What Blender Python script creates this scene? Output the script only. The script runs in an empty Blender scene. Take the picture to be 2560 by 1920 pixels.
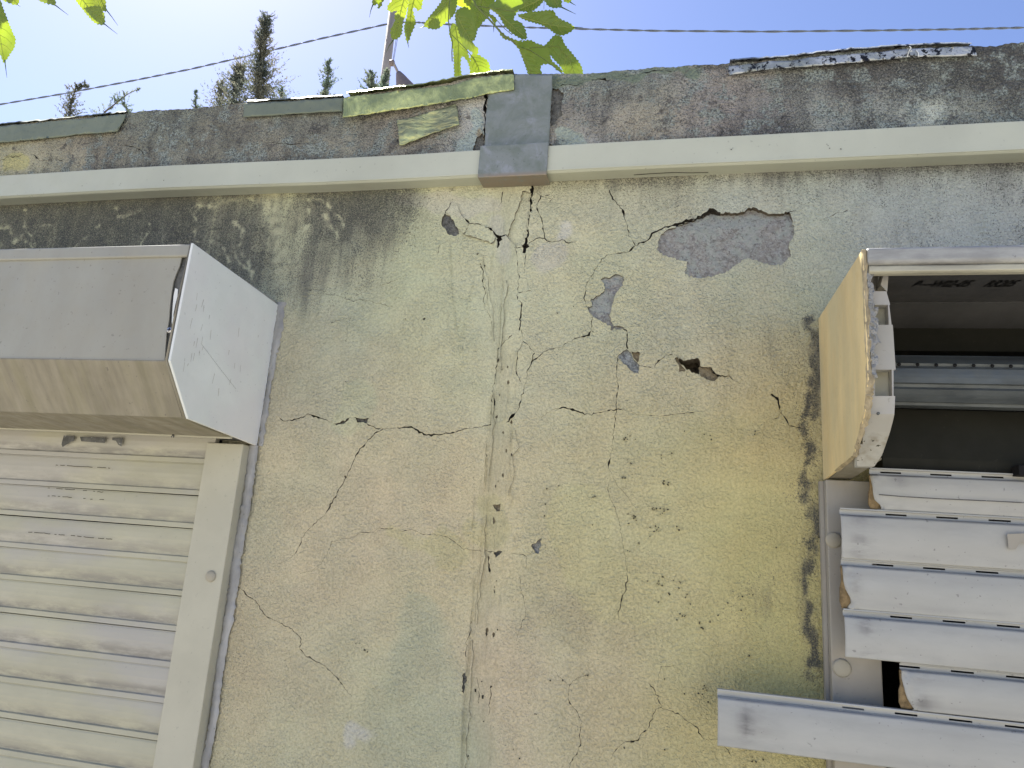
import bpy, bmesh, math, random
import numpy as np
from mathutils import Vector, Matrix
from mathutils.geometry import delaunay_2d_cdt

random.seed(7)
RS = np.random.RandomState(11)
SC = bpy.context.scene
COL = SC.collection

# ------------------------------------------------------------------ camera
FPX = 1756.95
YAW, PITCH, ROLL = [math.radians(a) for a in (12.742, 12.957, 4.078)]
cy, sy, cp, sp = math.cos(YAW), math.sin(YAW), math.cos(PITCH), math.sin(PITCH)
f_ = np.array([-sy*cp, cy*cp, sp]); r0 = np.array([cy, sy, 0.0]); u0 = np.cross(r0, f_)
r_ = math.cos(ROLL)*r0 + math.sin(ROLL)*u0
u_ = -math.sin(ROLL)*r0 + math.cos(ROLL)*u0
CAMP = np.array([0.0, -1.0, 0.0])
cam = bpy.data.cameras.new('camera'); cam.sensor_width = 36; cam.lens = 36*FPX/2560
cam.clip_start = 0.02; cam.clip_end = 3000
co = bpy.data.objects.new('camera', cam); COL.objects.link(co)
M = Matrix(((r_[0], u_[0], -f_[0], 0), (r_[1], u_[1], -f_[1], -1.0), (r_[2], u_[2], -f_[2], 0), (0, 0, 0, 1)))
co.matrix_world = M
SC.camera = co

# ------------------------------------------------------------------ light
SUN_EL, SUN_AZ = math.radians(53), math.radians(-48)      # azimuth from +y, negative is towards -x
w = bpy.data.worlds.new('World'); SC.world = w; w.use_nodes = True
nt = w.node_tree; bg = nt.nodes['Background']
sky = nt.nodes.new('ShaderNodeTexSky'); sky.sky_type = 'NISHITA'; sky.sun_disc = False
sky.sun_elevation = SUN_EL; sky.sun_rotation = SUN_AZ
sky.air_density = 1.0; sky.dust_density = 0.6; sky.ozone_density = 3.0; sky.altitude = 50
tint = nt.nodes.new('ShaderNodeMix'); tint.data_type = 'RGBA'; tint.blend_type = 'MULTIPLY'; tint.inputs[0].default_value = 1; tint.inputs[7].default_value = (1.02, .955, 1.08, 1)
nt.links.new(sky.outputs[0], tint.inputs[6]); nt.links.new(tint.outputs[2], bg.inputs[0]); bg.inputs[1].default_value = 0.062
sl = bpy.data.lights.new('sun', 'SUN'); sl.energy = 5; sl.angle = math.radians(0.55); sl.color = (1.0, .95, .86)
so = bpy.data.objects.new('sun', sl); COL.objects.link(so)
sd = Vector((math.sin(SUN_AZ)*math.cos(SUN_EL), math.cos(SUN_AZ)*math.cos(SUN_EL), math.sin(SUN_EL)))
so.rotation_euler = sd.to_track_quat('Z', 'Y').to_euler()
SC.view_settings.view_transform = 'Standard'; SC.view_settings.look = 'None'
SC.view_settings.exposure = 1.68; SC.view_settings.gamma = 1
SC.render.engine = 'CYCLES'; SC.cycles.max_bounces = 8; SC.cycles.transparent_max_bounces = 8

# ------------------------------------------------------------------ photo pixel <-> place helpers
def ray(u, v): return (u-1280)/FPX*r_ - (v-960)/FPX*u_ + f_
def WY(u, v, Y=0.0):
    d = ray(u, v); return d*((Y+1.0)/d[1]) + CAMP
def WX(u, v, X):
    d = ray(u, v); return d*(X/d[0]) + CAMP
def Z4(X0, Y0, pts):   # points read off an enlarged quarter-tile
    return [(X0+p[0]/3.456, Y0+p[1]/3.456) + tuple(p[2:]) for p in pts]
def to_px(P):
    d = P - CAMP
    k = d@f_
    return 1280+FPX*(d@r_)/k, 960-FPX*(d@u_)/k
def s2l(c):
    c = np.asarray(c, float)/255.0
    return np.where(c <= .04045, c/12.92, ((c+.055)/1.055)**2.4)

# ------------------------------------------------------------------ object helpers
def link(o, parent=None, mats=None):
    COL.objects.link(o)
    if parent: o.parent = parent
    if mats:
        for m in (mats if isinstance(mats, (list, tuple)) else [mats]): o.data.materials.append(m)
    return o
def mesh_obj(name, V, Fc, mat, parent=None, smooth=False, attrs=None, fmat=None):
    me = bpy.data.meshes.new(name); me.from_pydata([tuple(map(float, v)) for v in V], [], [tuple(map(int, f)) for f in Fc]); me.update()
    if smooth: me.polygons.foreach_set('use_smooth', [True]*len(me.polygons))
    if attrs:
        for k, a in attrs.items():
            a = np.asarray(a, np.float32)
            if a.ndim == 2:
                at = me.attributes.new(k, 'FLOAT_COLOR', 'POINT'); b = np.ones((len(a), 4), np.float32); b[:, :3] = a[:, :3]
                at.data.foreach_set('color', b.ravel())
            else:
                at = me.attributes.new(k, 'FLOAT', 'POINT'); at.data.foreach_set('value', a)
    o = bpy.data.objects.new(name, me)
    link(o, parent, mat)
    if fmat is not None: me.polygons.foreach_set('material_index', list(fmat))
    return o
def thing(name, label, cat, loc=(0, 0, 0), group=None):
    o = bpy.data.objects.new(name, None); COL.objects.link(o)
    o.location = loc; o.empty_display_size = .1
    o['label'] = label; o['category'] = cat
    if group: o['group'] = group
    bpy.context.view_layer.update()
    return o
def child(o, parent):   # parent keeping the world position (all parts are built in world coordinates)
    o.parent = parent; o.matrix_parent_inverse = Matrix.Translation(-Vector(parent.location)); return o
def tag(o, label, cat, group=None):
    o['label'] = label; o['category'] = cat
    if group: o['group'] = group
def bevel(o, w=.001, seg=2, ang=35):
    m = o.modifiers.new('bevel', 'BEVEL'); m.width = w; m.segments = seg; m.limit_method = 'ANGLE'; m.angle_limit = math.radians(ang); return o
def box(name, a, b, mat, parent=None, bev=0):
    x0, y0, z0 = a; x1, y1, z1 = b
    V = [(x0, y0, z0), (x1, y0, z0), (x1, y1, z0), (x0, y1, z0), (x0, y0, z1), (x1, y0, z1), (x1, y1, z1), (x0, y1, z1)]
    Fc = [(0, 3, 2, 1), (4, 5, 6, 7), (0, 1, 5, 4), (1, 2, 6, 5), (2, 3, 7, 6), (3, 0, 4, 7)]
    o = mesh_obj(name, V, Fc, mat)
    if parent: child(o, parent)
    if bev: bevel(o, bev)
    return o
def extrude_x(name, prof, xs, mat, parent=None, closed=True, smooth=False, shift=None, dirt=None, caps=True):
    """prof: list of (y,z); xs: list of x stations; shift(i_prof, x)->(dx,dy,dz)"""
    n = len(prof); V = []; D = []
    for x in xs:
        for i, (y, z) in enumerate(prof):
            d = shift(i, x) if shift else (0, 0, 0)
            V.append((x+d[0], y+d[1], z+d[2]))
            D.append(dirt[i] if dirt else 0)
    Fc = []
    m = n if closed else n-1
    for k in range(len(xs)-1):
        for i in range(m):
            j = (i+1) % n
            Fc.append((k*n+i, k*n+j, (k+1)*n+j, (k+1)*n+i))
    if closed and caps:
        Fc.append(tuple(range(n-1, -1, -1))); Fc.append(tuple((len(xs)-1)*n+i for i in range(n)))
    o = mesh_obj(name, V, Fc, mat, smooth=smooth, attrs={'dirt': D})
    bm = bmesh.new(); bm.from_mesh(o.data); bmesh.ops.recalc_face_normals(bm, faces=bm.faces); bm.to_mesh(o.data); bm.free()
    if parent: child(o, parent)
    return o
def tube(name, pts, rad, mat, parent=None, n=6, smooth=True):
    P = [Vector(p) for p in pts]; V = []; Fc = []
    rads = rad if isinstance(rad, (list, tuple)) else [rad]*len(P)
    for i, p in enumerate(P):
        t = (P[min(i+1, len(P)-1)]-P[max(i-1, 0)]).normalized()
        a = t.cross(Vector((0.13, .2, 1))).normalized(); b = t.cross(a)
        for k in range(n):
            th = 2*math.pi*k/n; V.append(p+(a*math.cos(th)+b*math.sin(th))*rads[i])
    for i in range(len(P)-1):
        for k in range(n):
            Fc.append((i*n+k, i*n+(k+1) % n, (i+1)*n+(k+1) % n, (i+1)*n+k))
    Fc.append(tuple(range(n-1, -1, -1))); Fc.append(tuple((len(P)-1)*n+i for i in range(n)))
    o = mesh_obj(name, V, Fc, mat, smooth=smooth)
    if parent: child(o, parent)
    return o

# ------------------------------------------------------------------ materials
_chips = None
class NG:
    def __init__(s, name):
        s.m = bpy.data.materials.new(name); s.m.use_nodes = True; s.t = s.m.node_tree; s.N = s.t.nodes; s.L = s.t.links
        s.b = s.N['Principled BSDF']; s.out = s.N['Material Output']
        s.co = s.N.new('ShaderNodeNewGeometry').outputs['Position']
    def noise(s, scale, detail=3, rough=.55, vec=None, dist=0):
        n = s.N.new('ShaderNodeTexNoise'); n.inputs['Scale'].default_value = scale; n.inputs['Detail'].default_value = detail
        n.inputs['Roughness'].default_value = rough; n.inputs['Distortion'].default_value = dist
        s.L.new(vec or s.co, n.inputs['Vector']); return n.outputs['Fac']
    def stretch(s, v):
        n = s.N.new('ShaderNodeVectorMath'); n.operation = 'MULTIPLY'; s.L.new(s.co, n.inputs[0]); n.inputs[1].default_value = v; return n.outputs[0]
    def math(s, op, a, b=None, c=None, clamp=False):
        n = s.N.new('ShaderNodeMath'); n.operation = op; n.use_clamp = clamp
        for i, x in enumerate((a, b, c)):
            if x is None: continue
            if isinstance(x, (int, float)): n.inputs[i].default_value = x
            else: s.L.new(x, n.inputs[i])
        return n.outputs[0]
    def ramp(s, v, lo, hi, a=0, b=1):
        n = s.N.new('ShaderNodeMapRange'); n.interpolation_type = 'SMOOTHSTEP'
        s.L.new(v, n.inputs[0]); n.inputs[1].default_value = lo; n.inputs[2].default_value = hi; n.inputs[3].default_value = a; n.inputs[4].default_value = b
        return n.outputs[0]
    def mix(s, fac, a, b, mode='MIX'):
        n = s.N.new('ShaderNodeMix'); n.data_type = 'RGBA'; n.blend_type = mode
        for sock, x in ((n.inputs[0], fac), (n.inputs[6], a), (n.inputs[7], b)):
            if isinstance(x, (int, float)): sock.default_value = x
            elif isinstance(x, (tuple, list, np.ndarray)): sock.default_value = (float(x[0]), float(x[1]), float(x[2]), 1)
            else: s.L.new(x, sock)
        return n.outputs[2]
    def attr(s, name):
        n = s.N.new('ShaderNodeAttribute'); n.attribute_name = name; return n
    def bump(s, h, strength, dist):
        n = s.N.new('ShaderNodeBump'); n.inputs['Distance'].default_value = dist
        if isinstance(strength, (int, float)): n.inputs['Strength'].default_value = strength
        else: s.L.new(strength, n.inputs['Strength'])
        s.L.new(h, n.inputs['Height']); s.L.new(n.outputs[0], s.b.inputs['Normal'])
    def done(s, col, rough=.8, metal=0, spec=.3):
        if isinstance(col, (tuple, list, np.ndarray)): s.b.inputs['Base Color'].default_value = (*[float(c) for c in col[:3]], 1)
        else: s.L.new(col, s.b.inputs['Base Color'])
        if isinstance(rough, (int, float)): s.b.inputs['Roughness'].default_value = rough
        else: s.L.new(rough, s.b.inputs['Roughness'])
        s.b.inputs['Metallic'].default_value = metal; s.b.inputs['Specular IOR Level'].default_value = spec
        return s.m

def plaster_material(name='weathered_plaster', grit=1.0):
    g = NG(name)
    tone = g.attr('tone').outputs['Color']; mould = g.attr('mould').outputs['Fac']; rgh = g.attr('stucco').outputs['Fac']
    n_big = g.noise(9, 4, .6); n_mid = g.noise(38 if grit < 1.2 else 55, 6, .7); n_fin = g.noise(300, 3, .65); n_fin2 = g.noise(620, 2, .6)
    peb = g.noise(225, 2.5, .55, dist=.5); tr_w = g.noise(60, 5, .65, vec=g.stretch((3.2, 1, .35)))
    c = g.mix(g.ramp(n_big, .35, .65), tone, g.mix(1.0, tone, (1.03, .99, .975), 'MULTIPLY'))
    c = g.mix(g.ramp(g.noise(14, 5, .6, dist=.6), .5, .62, 0, .35), c, g.mix(1.0, c, (.975, 1.0, .985), 'MULTIPLY'))
    c = g.mix(g.ramp(n_mid, .3, .7, 0, 1), g.mix(1.0, c, (.972, .972, .97), 'MULTIPLY'), g.mix(1.0, c, (1.025, 1.025, 1.025), 'MULTIPLY'))
    # stucco pits darkened in colour to stand in for relief shade
    pit = g.math('MULTIPLY', g.ramp(peb, .28, .55, 1, 0), g.math('ADD', rgh, .15))
    c = g.mix(g.math('MULTIPLY', pit, .27), c, g.mix(1.0, c, (.60, .585, .55), 'MULTIPLY'))
    c = g.mix(g.ramp(n_fin, .3, .7, .0, 1), g.mix(1.0, c, (.86, .86, .85), 'MULTIPLY'), g.mix(1.0, c, (1.10, 1.10, 1.10), 'MULTIPLY'))
    sp_ = g.ramp(g.noise(300, 1, .4), .73, .78)
    c = g.mix(g.math('MULTIPLY', sp_, .55), c, (.12, .115, .09))
    # mould: a thin grey film plus speckles that get denser
    strk = g.noise(26, 5, .62, vec=g.stretch((1.6, 1, .22)))
    mg = g.ramp(mould, .0, .28, .06, 1); mg2 = g.ramp(mould, .0, .2, .55, 1)
    film = g.math('ADD', mould, g.math('MULTIPLY', g.math('MULTIPLY', g.math('SUBTRACT', strk, .5), 1.15), mg))
    film = g.math('ADD', film, g.math('MULTIPLY', g.math('MULTIPLY', g.math('SUBTRACT', n_big, .5), .6), mg))
    c = g.mix(g.ramp(film, .25, .85, 0, .74), c, g.mix(g.ramp(g.noise(22, 3), .42, .58), (.088, .089, .090), (.100, .097, .090)))
    mv = g.math('ADD', mould, g.math('MULTIPLY', g.math('MULTIPLY', g.math('SUBTRACT', n_mid, .5), 1.1), mg))
    mv = g.math('ADD', mv, g.math('MULTIPLY', g.math('MULTIPLY', g.math('SUBTRACT', g.noise(400, 3, .75), .5), 2.6*grit), mg2))
    mv = g.math('ADD', mv, g.math('MULTIPLY', g.math('MULTIPLY', g.math('SUBTRACT', g.noise(900, 1, .5), .5), 1.4*grit), mg2))
    c = g.mix(g.ramp(mv, .46, .92, 0, .82), c, (.058, .060, .056))
    # pale worn grains inside the mould
    gr = g.math('MULTIPLY', g.ramp(g.noise(480, 3, .75), .54, .62), g.ramp(mould, .2, .6, 0, .4 if grit < 1.2 else .75))
    if grit > 1.2: c = g.mix(g.math('MULTIPLY', g.ramp(g.noise(24, 6, .72), .50, .58, 0, .85), g.ramp(mould, .15, .4)), c, g.mix(g.ramp(g.noise(330, 4, .78), .44, .54), (.085, .095, .085), (.40, .45, .40)))
    c = g.mix(gr, c, g.mix(1.0, tone, (.9, .9, .88), 'MULTIPLY'))
    h = g.math('ADD', peb, g.math('MULTIPLY', n_fin2, .25))
    h = g.math('MULTIPLY', h, g.math('ADD', rgh, .10))
    h = g.math('MULTIPLY', h, g.ramp(g.noise(16, 3), .32, .62, .65, 1.05))
    h = g.math('ADD', h, g.math('MULTIPLY', g.noise(35, 3, .5), .35))
    h = g.math('ADD', h, g.math('MULTIPLY', tr_w, g.ramp(rgh, .1, .45, .9, 0)))
    if grit > 1.2: c = g.mix(g.ramp(g.noise(34, 6, .75, dist=.3), .55, .63, 0, .7), c, g.mix(g.ramp(g.noise(300, 3, .7), .45, .6), (.06, .058, .055), (.17, .155, .14)))
    g.bump(h, 1.0, .0088 if grit < 1.2 else .011)
    return g.done(c, .85, 0, .25)

def paint(name, col, var=.12, dirtcol=(.12, .11, .09), rough=.45, scale=22, streak=None, speck=.25, bump=.15, metal=0, spec=.4, stain=None, stainamt=.5):
    """old painted metal or plastic: soft mottling, dirt specks, optional streaks along an axis"""
    g = NG(name)
    c0 = np.array(col)
    v = g.stretch(streak) if streak else None
    a = g.noise(scale, 5, .6, vec=v)
    c = g.mix(g.ramp(a, .3, .7), tuple(c0*(1-var)), tuple(c0*(1+var)))
    if stain is not None: c = g.mix(g.ramp(g.noise(scale*.45, 4, .6, vec=v), .45, .65, 0, stainamt), c, stain)
    c = g.mix(g.ramp(g.noise(190, 2, .5), .69, .75, 0, speck*2), c, dirtcol)
    c = g.mix(g.ramp(g.noise(70, 6, .75), .6, .8, 0, speck), c, dirtcol)
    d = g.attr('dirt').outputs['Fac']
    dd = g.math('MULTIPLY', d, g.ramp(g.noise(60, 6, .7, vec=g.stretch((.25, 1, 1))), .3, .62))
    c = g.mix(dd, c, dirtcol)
    g.bump(g.noise(60, 4, .6), bump, .001)
    return g.done(c, g.ramp(g.noise(50, 3), .3, .7, rough*.8, min(1, rough*1.3)), metal, spec)

def concrete(name, a, b, dark=(.1, .1, .1), sc=420, amt=.7):
    g = NG(name)
    c = g.mix(g.ramp(g.noise(30, 5, .65), .38, .62), a, b)
    c = g.mix(g.ramp(g.noise(sc*.45, 4, .75), .47, .60, 0, amt), c, tuple(np.array(b)*1.65))
    c = g.mix(g.ramp(g.noise(sc*.33, 4, .7, dist=.5), .53, .64, 0, .75), c, dark)
    c = g.mix(g.ramp(g.noise(sc*1.3, 2, .7), .5, .7, 0, .35), c, tuple(np.array(dark)*.8))
    g.bump(g.noise(170, 5, .75), 1, .007)
    return g.done(c, .95, 0, .15)

MP = plaster_material(); MPP = plaster_material('mouldy_parapet_render', 1.6)
M_CORE = concrete('shade_dark_plaster_edge', (.15, .125, .09), (.20, .17, .125), (.07, .06, .05), amt=.2)  # brown darkened to paint in the shadow line along broken edges
M_CRK = concrete('crack_dirt_shade', (.06, .055, .045), (.08, .07, .06), (.03, .03, .03), amt=.1)  # crack dirt, toned darker to deepen the shade inside the cracks
def spall_mat():
    g = NG('spalled_concrete')
    c = g.mix(g.ramp(g.noise(26, 5, .68, dist=.4), .47, .56), (.39, .37, .335), (.46, .49, .44))
    c = g.mix(g.ramp(g.noise(13, 4, .6), .56, .63, 0, .8), c, (.33, .315, .285))
    c = g.mix(g.ramp(g.noise(230, 4, .75), .48, .57, 0, .75), c, (.56, .56, .52))
    c = g.mix(g.ramp(g.noise(190, 4, .75, dist=.4), .53, .62, 0, .7), c, (.21, .195, .18))
    g.bump(g.noise(190, 5, .75), 1, .008)
    return g.done(c, .95, 0, .15)
M_CONC = spall_mat()
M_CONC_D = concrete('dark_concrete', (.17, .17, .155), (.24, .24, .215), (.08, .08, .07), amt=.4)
M_CONC_W = concrete('pale_render', (.28, .30, .29), (.34, .36, .35), (.13, .13, .13))
M_BROWN = concrete('brown_brick_void', (.10, .08, .055), (.15, .12, .08), (.04, .03, .02), amt=.2)
M_EDGE = concrete('pale_plaster_edge', (.30, .27, .20), (.36, .32, .24), (.16, .14, .11), amt=.2)
M_TAN = concrete('tan_undercoat', (.33, .27, .17), (.38, .32, .21), (.2, .17, .11), amt=.3)
M_TRUNK = paint('trunking_paint', (.50, .51, .405), .07, rough=.5, scale=5, speck=.14)
M_TRUNKU = M_TRUNK
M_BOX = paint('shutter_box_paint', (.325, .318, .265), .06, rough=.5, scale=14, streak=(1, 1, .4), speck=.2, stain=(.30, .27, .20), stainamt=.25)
M_CHAM = paint('shade_toned_box_underside', (.25, .225, .165), .16, rough=.6, scale=40, streak=(1.6, .25, .25), speck=.3, stain=(.22, .205, .11), stainamt=.35)  # box paint darkened and warmed for underside shade, plus dirt streaks
M_CAP = paint('pale_cap_paint', (.77, .80, .755), .06, (.2, .2, .19), rough=.5, scale=9, speck=.14, stain=(.74, .71, .70), stainamt=.5)
M_PEEL = paint('bare_primer', (.12, .12, .11), .35, (.4, .41, .4), rough=.7, scale=70, speck=.7)
M_RAIL = paint('rail_paint', (.47, .45, .345), .05, rough=.45, scale=12, speck=.1)
M_RAILR = paint('rail_paint_aged', (.34, .31, .25), .09, rough=.5, scale=12, speck=.15, stain=(.30, .30, .27), stainamt=.5)
M_SLATL = paint('slat_paint_ivory', (.46, .44, .315), .08, (.21, .20, .175), rough=.45, scale=16, streak=(.35, 1, 1), speck=.1, stain=(.42, .40, .385), stainamt=.6)
M_SLATR = paint('slat_paint_grey', (.41, .41, .375), .09, (.16, .155, .15), rough=.45, scale=14, streak=(.35, 1, 1), speck=.3, stain=(.38, .37, .33), stainamt=.6)
M_YEL = paint('yellowed_panel', (.74, .58, .29), .12, (.25, .2, .12), rough=.6, scale=20, streak=(1, 1, .25), speck=.2, stain=(.56, .50, .30), stainamt=.6)
M_YELR = paint('yellowed_panel_flaking', (.38, .31, .19), .3, (.16, .13, .08), rough=.75, scale=90, speck=.6)
M_WPL = paint('white_plastic', (.42, .41, .39), .08, (.2, .19, .14), rough=.55, scale=18, speck=.2, stain=(.36, .34, .25), stainamt=.4)
M_WPLM = paint('mouldy_plastic', (.40, .39, .34), .1, (.05, .045, .03), rough=.7, scale=60, speck=.6, stain=(.22, .19, .13), stainamt=.8)
M_FOIL = NG('crumpled_foil'); M_FOIL.bump(M_FOIL.noise(260, 4, .7), 1, .004); M_FOIL = M_FOIL.done((.42, .42, .40), .42, .6)
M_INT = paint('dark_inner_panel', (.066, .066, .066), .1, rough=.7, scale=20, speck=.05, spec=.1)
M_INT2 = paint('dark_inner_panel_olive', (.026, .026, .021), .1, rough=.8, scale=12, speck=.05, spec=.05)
M_GALV = paint('galvanised_steel', (.085, .095, .095), .3, rough=.45, scale=30, streak=(.3, 1, 1), speck=.3, metal=.3)
M_BLK = NG('black'); M_BLK = M_BLK.done((.006, .006, .006), .8)
M_INK = NG('black_ink'); M_INK = M_INK.done((.004, .004, .004), .5)
M_FOAM = paint('brown_foam', (.22, .155, .075), .4, (.08, .05, .02), rough=.95, scale=120, speck=.5)
M_SEAL = paint('grey_sealant', (.345, .34, .32), .25, (.2, .2, .17), rough=.5, scale=40, streak=(1, 1, .3), speck=.55)
M_SCAP = paint('beige_plastic_cap', (.36, .33, .25), .04, rough=.45, scale=30, speck=.1)
M_STEEL = NG('screw_steel'); M_STEEL = M_STEEL.done((.6, .6, .62), .35, .9)
M_ROOF = paint('roof_membrane', (.12, .12, .12), .2, rough=.9, scale=10)
M_DOT = NG('mould_dot'); M_DOT = M_DOT.done((.07, .066, .045), .9)

def flashing_mat(name, col, col2, rough, metal, specks=0, wr=.6, wsc=45, bsc=(1, 1, 1)):
    g = NG(name)
    c = g.mix(g.ramp(g.noise(18, 5, .65, dist=.5), .38, .62), col, col2)
    c = g.mix(g.ramp(g.noise(220, 2, .6), .66, .74, 0, .6), c, (.06, .065, .06))
    if 'dusty' in name:
        c = g.mix(g.ramp(g.noise(11, 5, .7, dist=1.0), .52, .68, 0, .65), c, (.36, .37, .39)); c = g.mix(g.ramp(g.noise(90, 5, .8), .58, .72, 0, .5), c, (.12, .125, .11))
        z = g.N.new('ShaderNodeSeparateXYZ'); g.L.new(g.co, z.inputs[0]); c = g.mix(g.math('MULTIPLY', g.ramp(z.outputs[2], .5685, .5605), g.ramp(g.noise(60, 4, .7), .3, .5, .4, 1)), c, (.30, .25, .19))
    if specks: c = g.mix(g.ramp(g.noise(70, 5, .75), .53, .57, 0, specks), c, (.012, .012, .014))
    g.bump(g.noise(wsc, 4, .6, dist=1.2, vec=g.stretch(bsc)), wr, .006)
    return g.done(c, rough, metal, .5)
M_FL_GREY = flashing_mat('flashing_grey', (.175, .20, .145), (.205, .23, .165), .6, .25, wr=.15)
M_FL_GREY2 = flashing_mat('metal_flashing_dusty', (.19, .215, .175), (.26, .28, .255), .6, .3, wr=.1)
M_FL_REFL = flashing_mat('flashing_foliage_reflection', (.30, .34, .15), (.60, .64, .26), .34, .4, wr=.85, wsc=28, bsc=(1.6, 1, .8))  # yellow-green is foliage reflection and crinkle glints painted into the foil colour
M_FL_REFL2 = flashing_mat('flashing_crinkled_reflection', (.30, .31, .17), (.52, .55, .26), .32, .45, wr=1.0, wsc=26, bsc=(.7, 1, 2.2))  # same painted foliage reflection on the small patch
M_FL_SILV = flashing_mat('flashing_silver_tarred', (.30, .32, .29), (.52, .54, .54), .4, .5, specks=1, wr=.6)

def leaf_mat():
    g = NG('mulberry_leaf')
    fres = g.noise(14, 3)
    obj = g.N.new('ShaderNodeObjectInfo').outputs['Random']
    base = g.mix(g.ramp(fres, .3, .7), (.085, .12, .045), (.115, .15, .065))
    trn = g.mix(obj, (.28, .40, .02), (.42, .52, .03))
    vein = g.attr('vein').outputs['Fac']
    base = g.mix(vein, base, (.22, .25, .08)); trn = g.mix(g.math('MULTIPLY', vein, .4), trn, (.5, .52, .1))
    g.bump(g.noise(120, 3), .5, .002)
    g.done(base, .45, 0, .4)
    tr = g.N.new('ShaderNodeBsdfTranslucent'); g.L.new(trn, tr.inputs[0])
    mx = g.N.new('ShaderNodeMixShader'); mx.inputs[0].default_value = .45
    g.L.new(g.b.outputs[0], mx.inputs[1]); g.L.new(tr.outputs[0], mx.inputs[2]); g.L.new(mx.outputs[0], g.out.inputs[0])
    return g.m
M_LEAF = leaf_mat()
M_STEM = NG('green_twig'); M_STEM = M_STEM.done((.14, .17, .05), .6)
def vein_mat():
    g = NG('leaf_vein'); g.done((.30, .34, .14), .6)
    tr = g.N.new('ShaderNodeBsdfTranslucent'); tr.inputs[0].default_value = (.55, .60, .12, 1)
    mx = g.N.new('ShaderNodeMixShader'); mx.inputs[0].default_value = .6
    g.L.new(g.b.outputs[0], mx.inputs[1]); g.L.new(tr.outputs[0], mx.inputs[2]); g.L.new(mx.outputs[0], g.out.inputs[0]); return g.m
M_VEIN = vein_mat()
def needle(name, a, b):
    g = NG(name); c = g.mix(g.ramp(g.noise(3.0, 3), .35, .65), a, b)
    g.done(c, .8, 0, .2)
    tr = g.N.new('ShaderNodeBsdfTranslucent'); g.L.new(c, tr.inputs[0])
    mx = g.N.new('ShaderNodeMixShader'); mx.inputs[0].default_value = .5
    g.L.new(g.b.outputs[0], mx.inputs[1]); g.L.new(tr.outputs[0], mx.inputs[2]); g.L.new(mx.outputs[0], g.out.inputs[0])
    return g.m
M_NEED = needle('conifer_needles', (.11, .13, .105), (.21, .205, .15))  # needle colours here and below set paler to paint in distance haze
M_NEED2 = needle('pale_conifer_needles', (.12, .17, .13), (.21, .24, .17))
M_BARK = paint('bark', (.11, .09, .07), .3, rough=.95, scale=30)
M_POLE = paint('pole_concrete', (.30, .27, .24), .15, rough=.85, scale=6, streak=(1, 1, .2), speck=.2)
M_LAMP = paint('lamp_shade_paint', (.16, .13, .12), .1, rough=.6, scale=12)
M_CABLE = NG('cable'); M_CABLE = M_CABLE.done((.10, .12, .15), .6)

# ------------------------------------------------------------------ ground (below the frame, real bounce surface)
gm = NG('sunlit_paving')
gcol = gm.mix(gm.ramp(gm.noise(1.2, 5), .4, .6), (.34, .32, .27), (.42, .39, .33)); gm.bump(gm.noise(40, 4), .4, .004)
gm = gm.done(gcol, .9)
g = mesh_obj('ground', [(-600, -600, -1.65), (600, -600, -1.65), (600, 600, -1.65), (-600, 600, -1.65)], [(0, 1, 2, 3)], gm)
g['kind'] = 'structure'; g['label'] = 'pale paved ground in front of the wall'

# ------------------------------------------------------------------ fields over the wall (paint tone, mould, stucco)
def field(samples, U, Vv, sig):
    num = 0; den = 0
    for s in samples:
        wgt = np.exp(-((U-s[0])**2+(Vv-s[1])**2)/(2*sig*sig))+1e-7/(1+((U-s[0])**2+(Vv-s[1])**2)/1e4)
        val = np.array(s[2:], float)
        num = num + wgt[:, None]*val[None, :]; den = den + wgt
    return num/den[:, None]
TONE_W = [(100, 560, 172, 168, 132), (450, 520, 165, 162, 135), (700, 520, 170, 168, 130), (700, 600, 165, 163, 138), (850, 700, 158, 158, 138), (800, 900, 164, 163, 144), (700, 1000, 162, 160, 147),
 (1000, 700, 176, 180, 142), (1150, 600, 177, 180, 147), (1100, 900, 174, 176, 143), (1000, 1050, 176, 170, 142), (700, 1250, 166, 164, 142), (820, 1300, 176, 165, 140),
 (1000, 1300, 176, 165, 140), (900, 1500, 172, 163, 138), (700, 1700, 170, 161, 134), (1000, 1800, 160, 165, 135), (960, 1620, 164, 166, 136), (750, 1880, 164, 168, 140), (1060, 1450, 178, 170, 135),
 (1250, 700, 184, 184, 156), (1250, 520, 176, 172, 150), (1300, 1000, 176, 178, 152), (1250, 1300, 180, 172, 136), (1250, 1700, 178, 166, 142), (1230, 1150, 180, 172, 140),
 (1400, 550, 180, 178, 156), (1600, 520, 168, 167, 150), (1900, 520, 166, 168, 156), (2200, 480, 162, 168, 160), (2450, 560, 162, 168, 174), (2300, 560, 162, 168, 172), (2000, 650, 166, 171, 160), (2100, 580, 156, 163, 158),
 (1500, 700, 188, 186, 150), (1700, 800, 184, 182, 160), (1900, 750, 170, 169, 150), (1500, 900, 184, 178, 150), (1700, 950, 182, 172, 144), (1900, 870, 174, 160, 126), (2000, 820, 160, 155, 120),
 (1500, 1100, 174, 170, 136), (1700, 1150, 172, 168, 130), (1850, 1200, 167, 161, 114), (1960, 1020, 178, 156, 118), (1960, 1100, 178, 156, 118), (1600, 1400, 176, 172, 128), (1900, 1420, 160, 152, 104), (1450, 1300, 176, 170, 136),
 (1480, 1600, 176, 167, 140), (1500, 1850, 174, 164, 130), (1750, 1850, 168, 158, 116), (1350, 1850, 177, 167, 145), (2030, 1700, 152, 146, 98), (2030, 1100, 148, 142, 102), (1800, 1550, 168, 160, 114), (1980, 1300, 158, 150, 102), (1620, 1530, 180, 174, 136), (1980, 1550, 152, 146, 96)]
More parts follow.
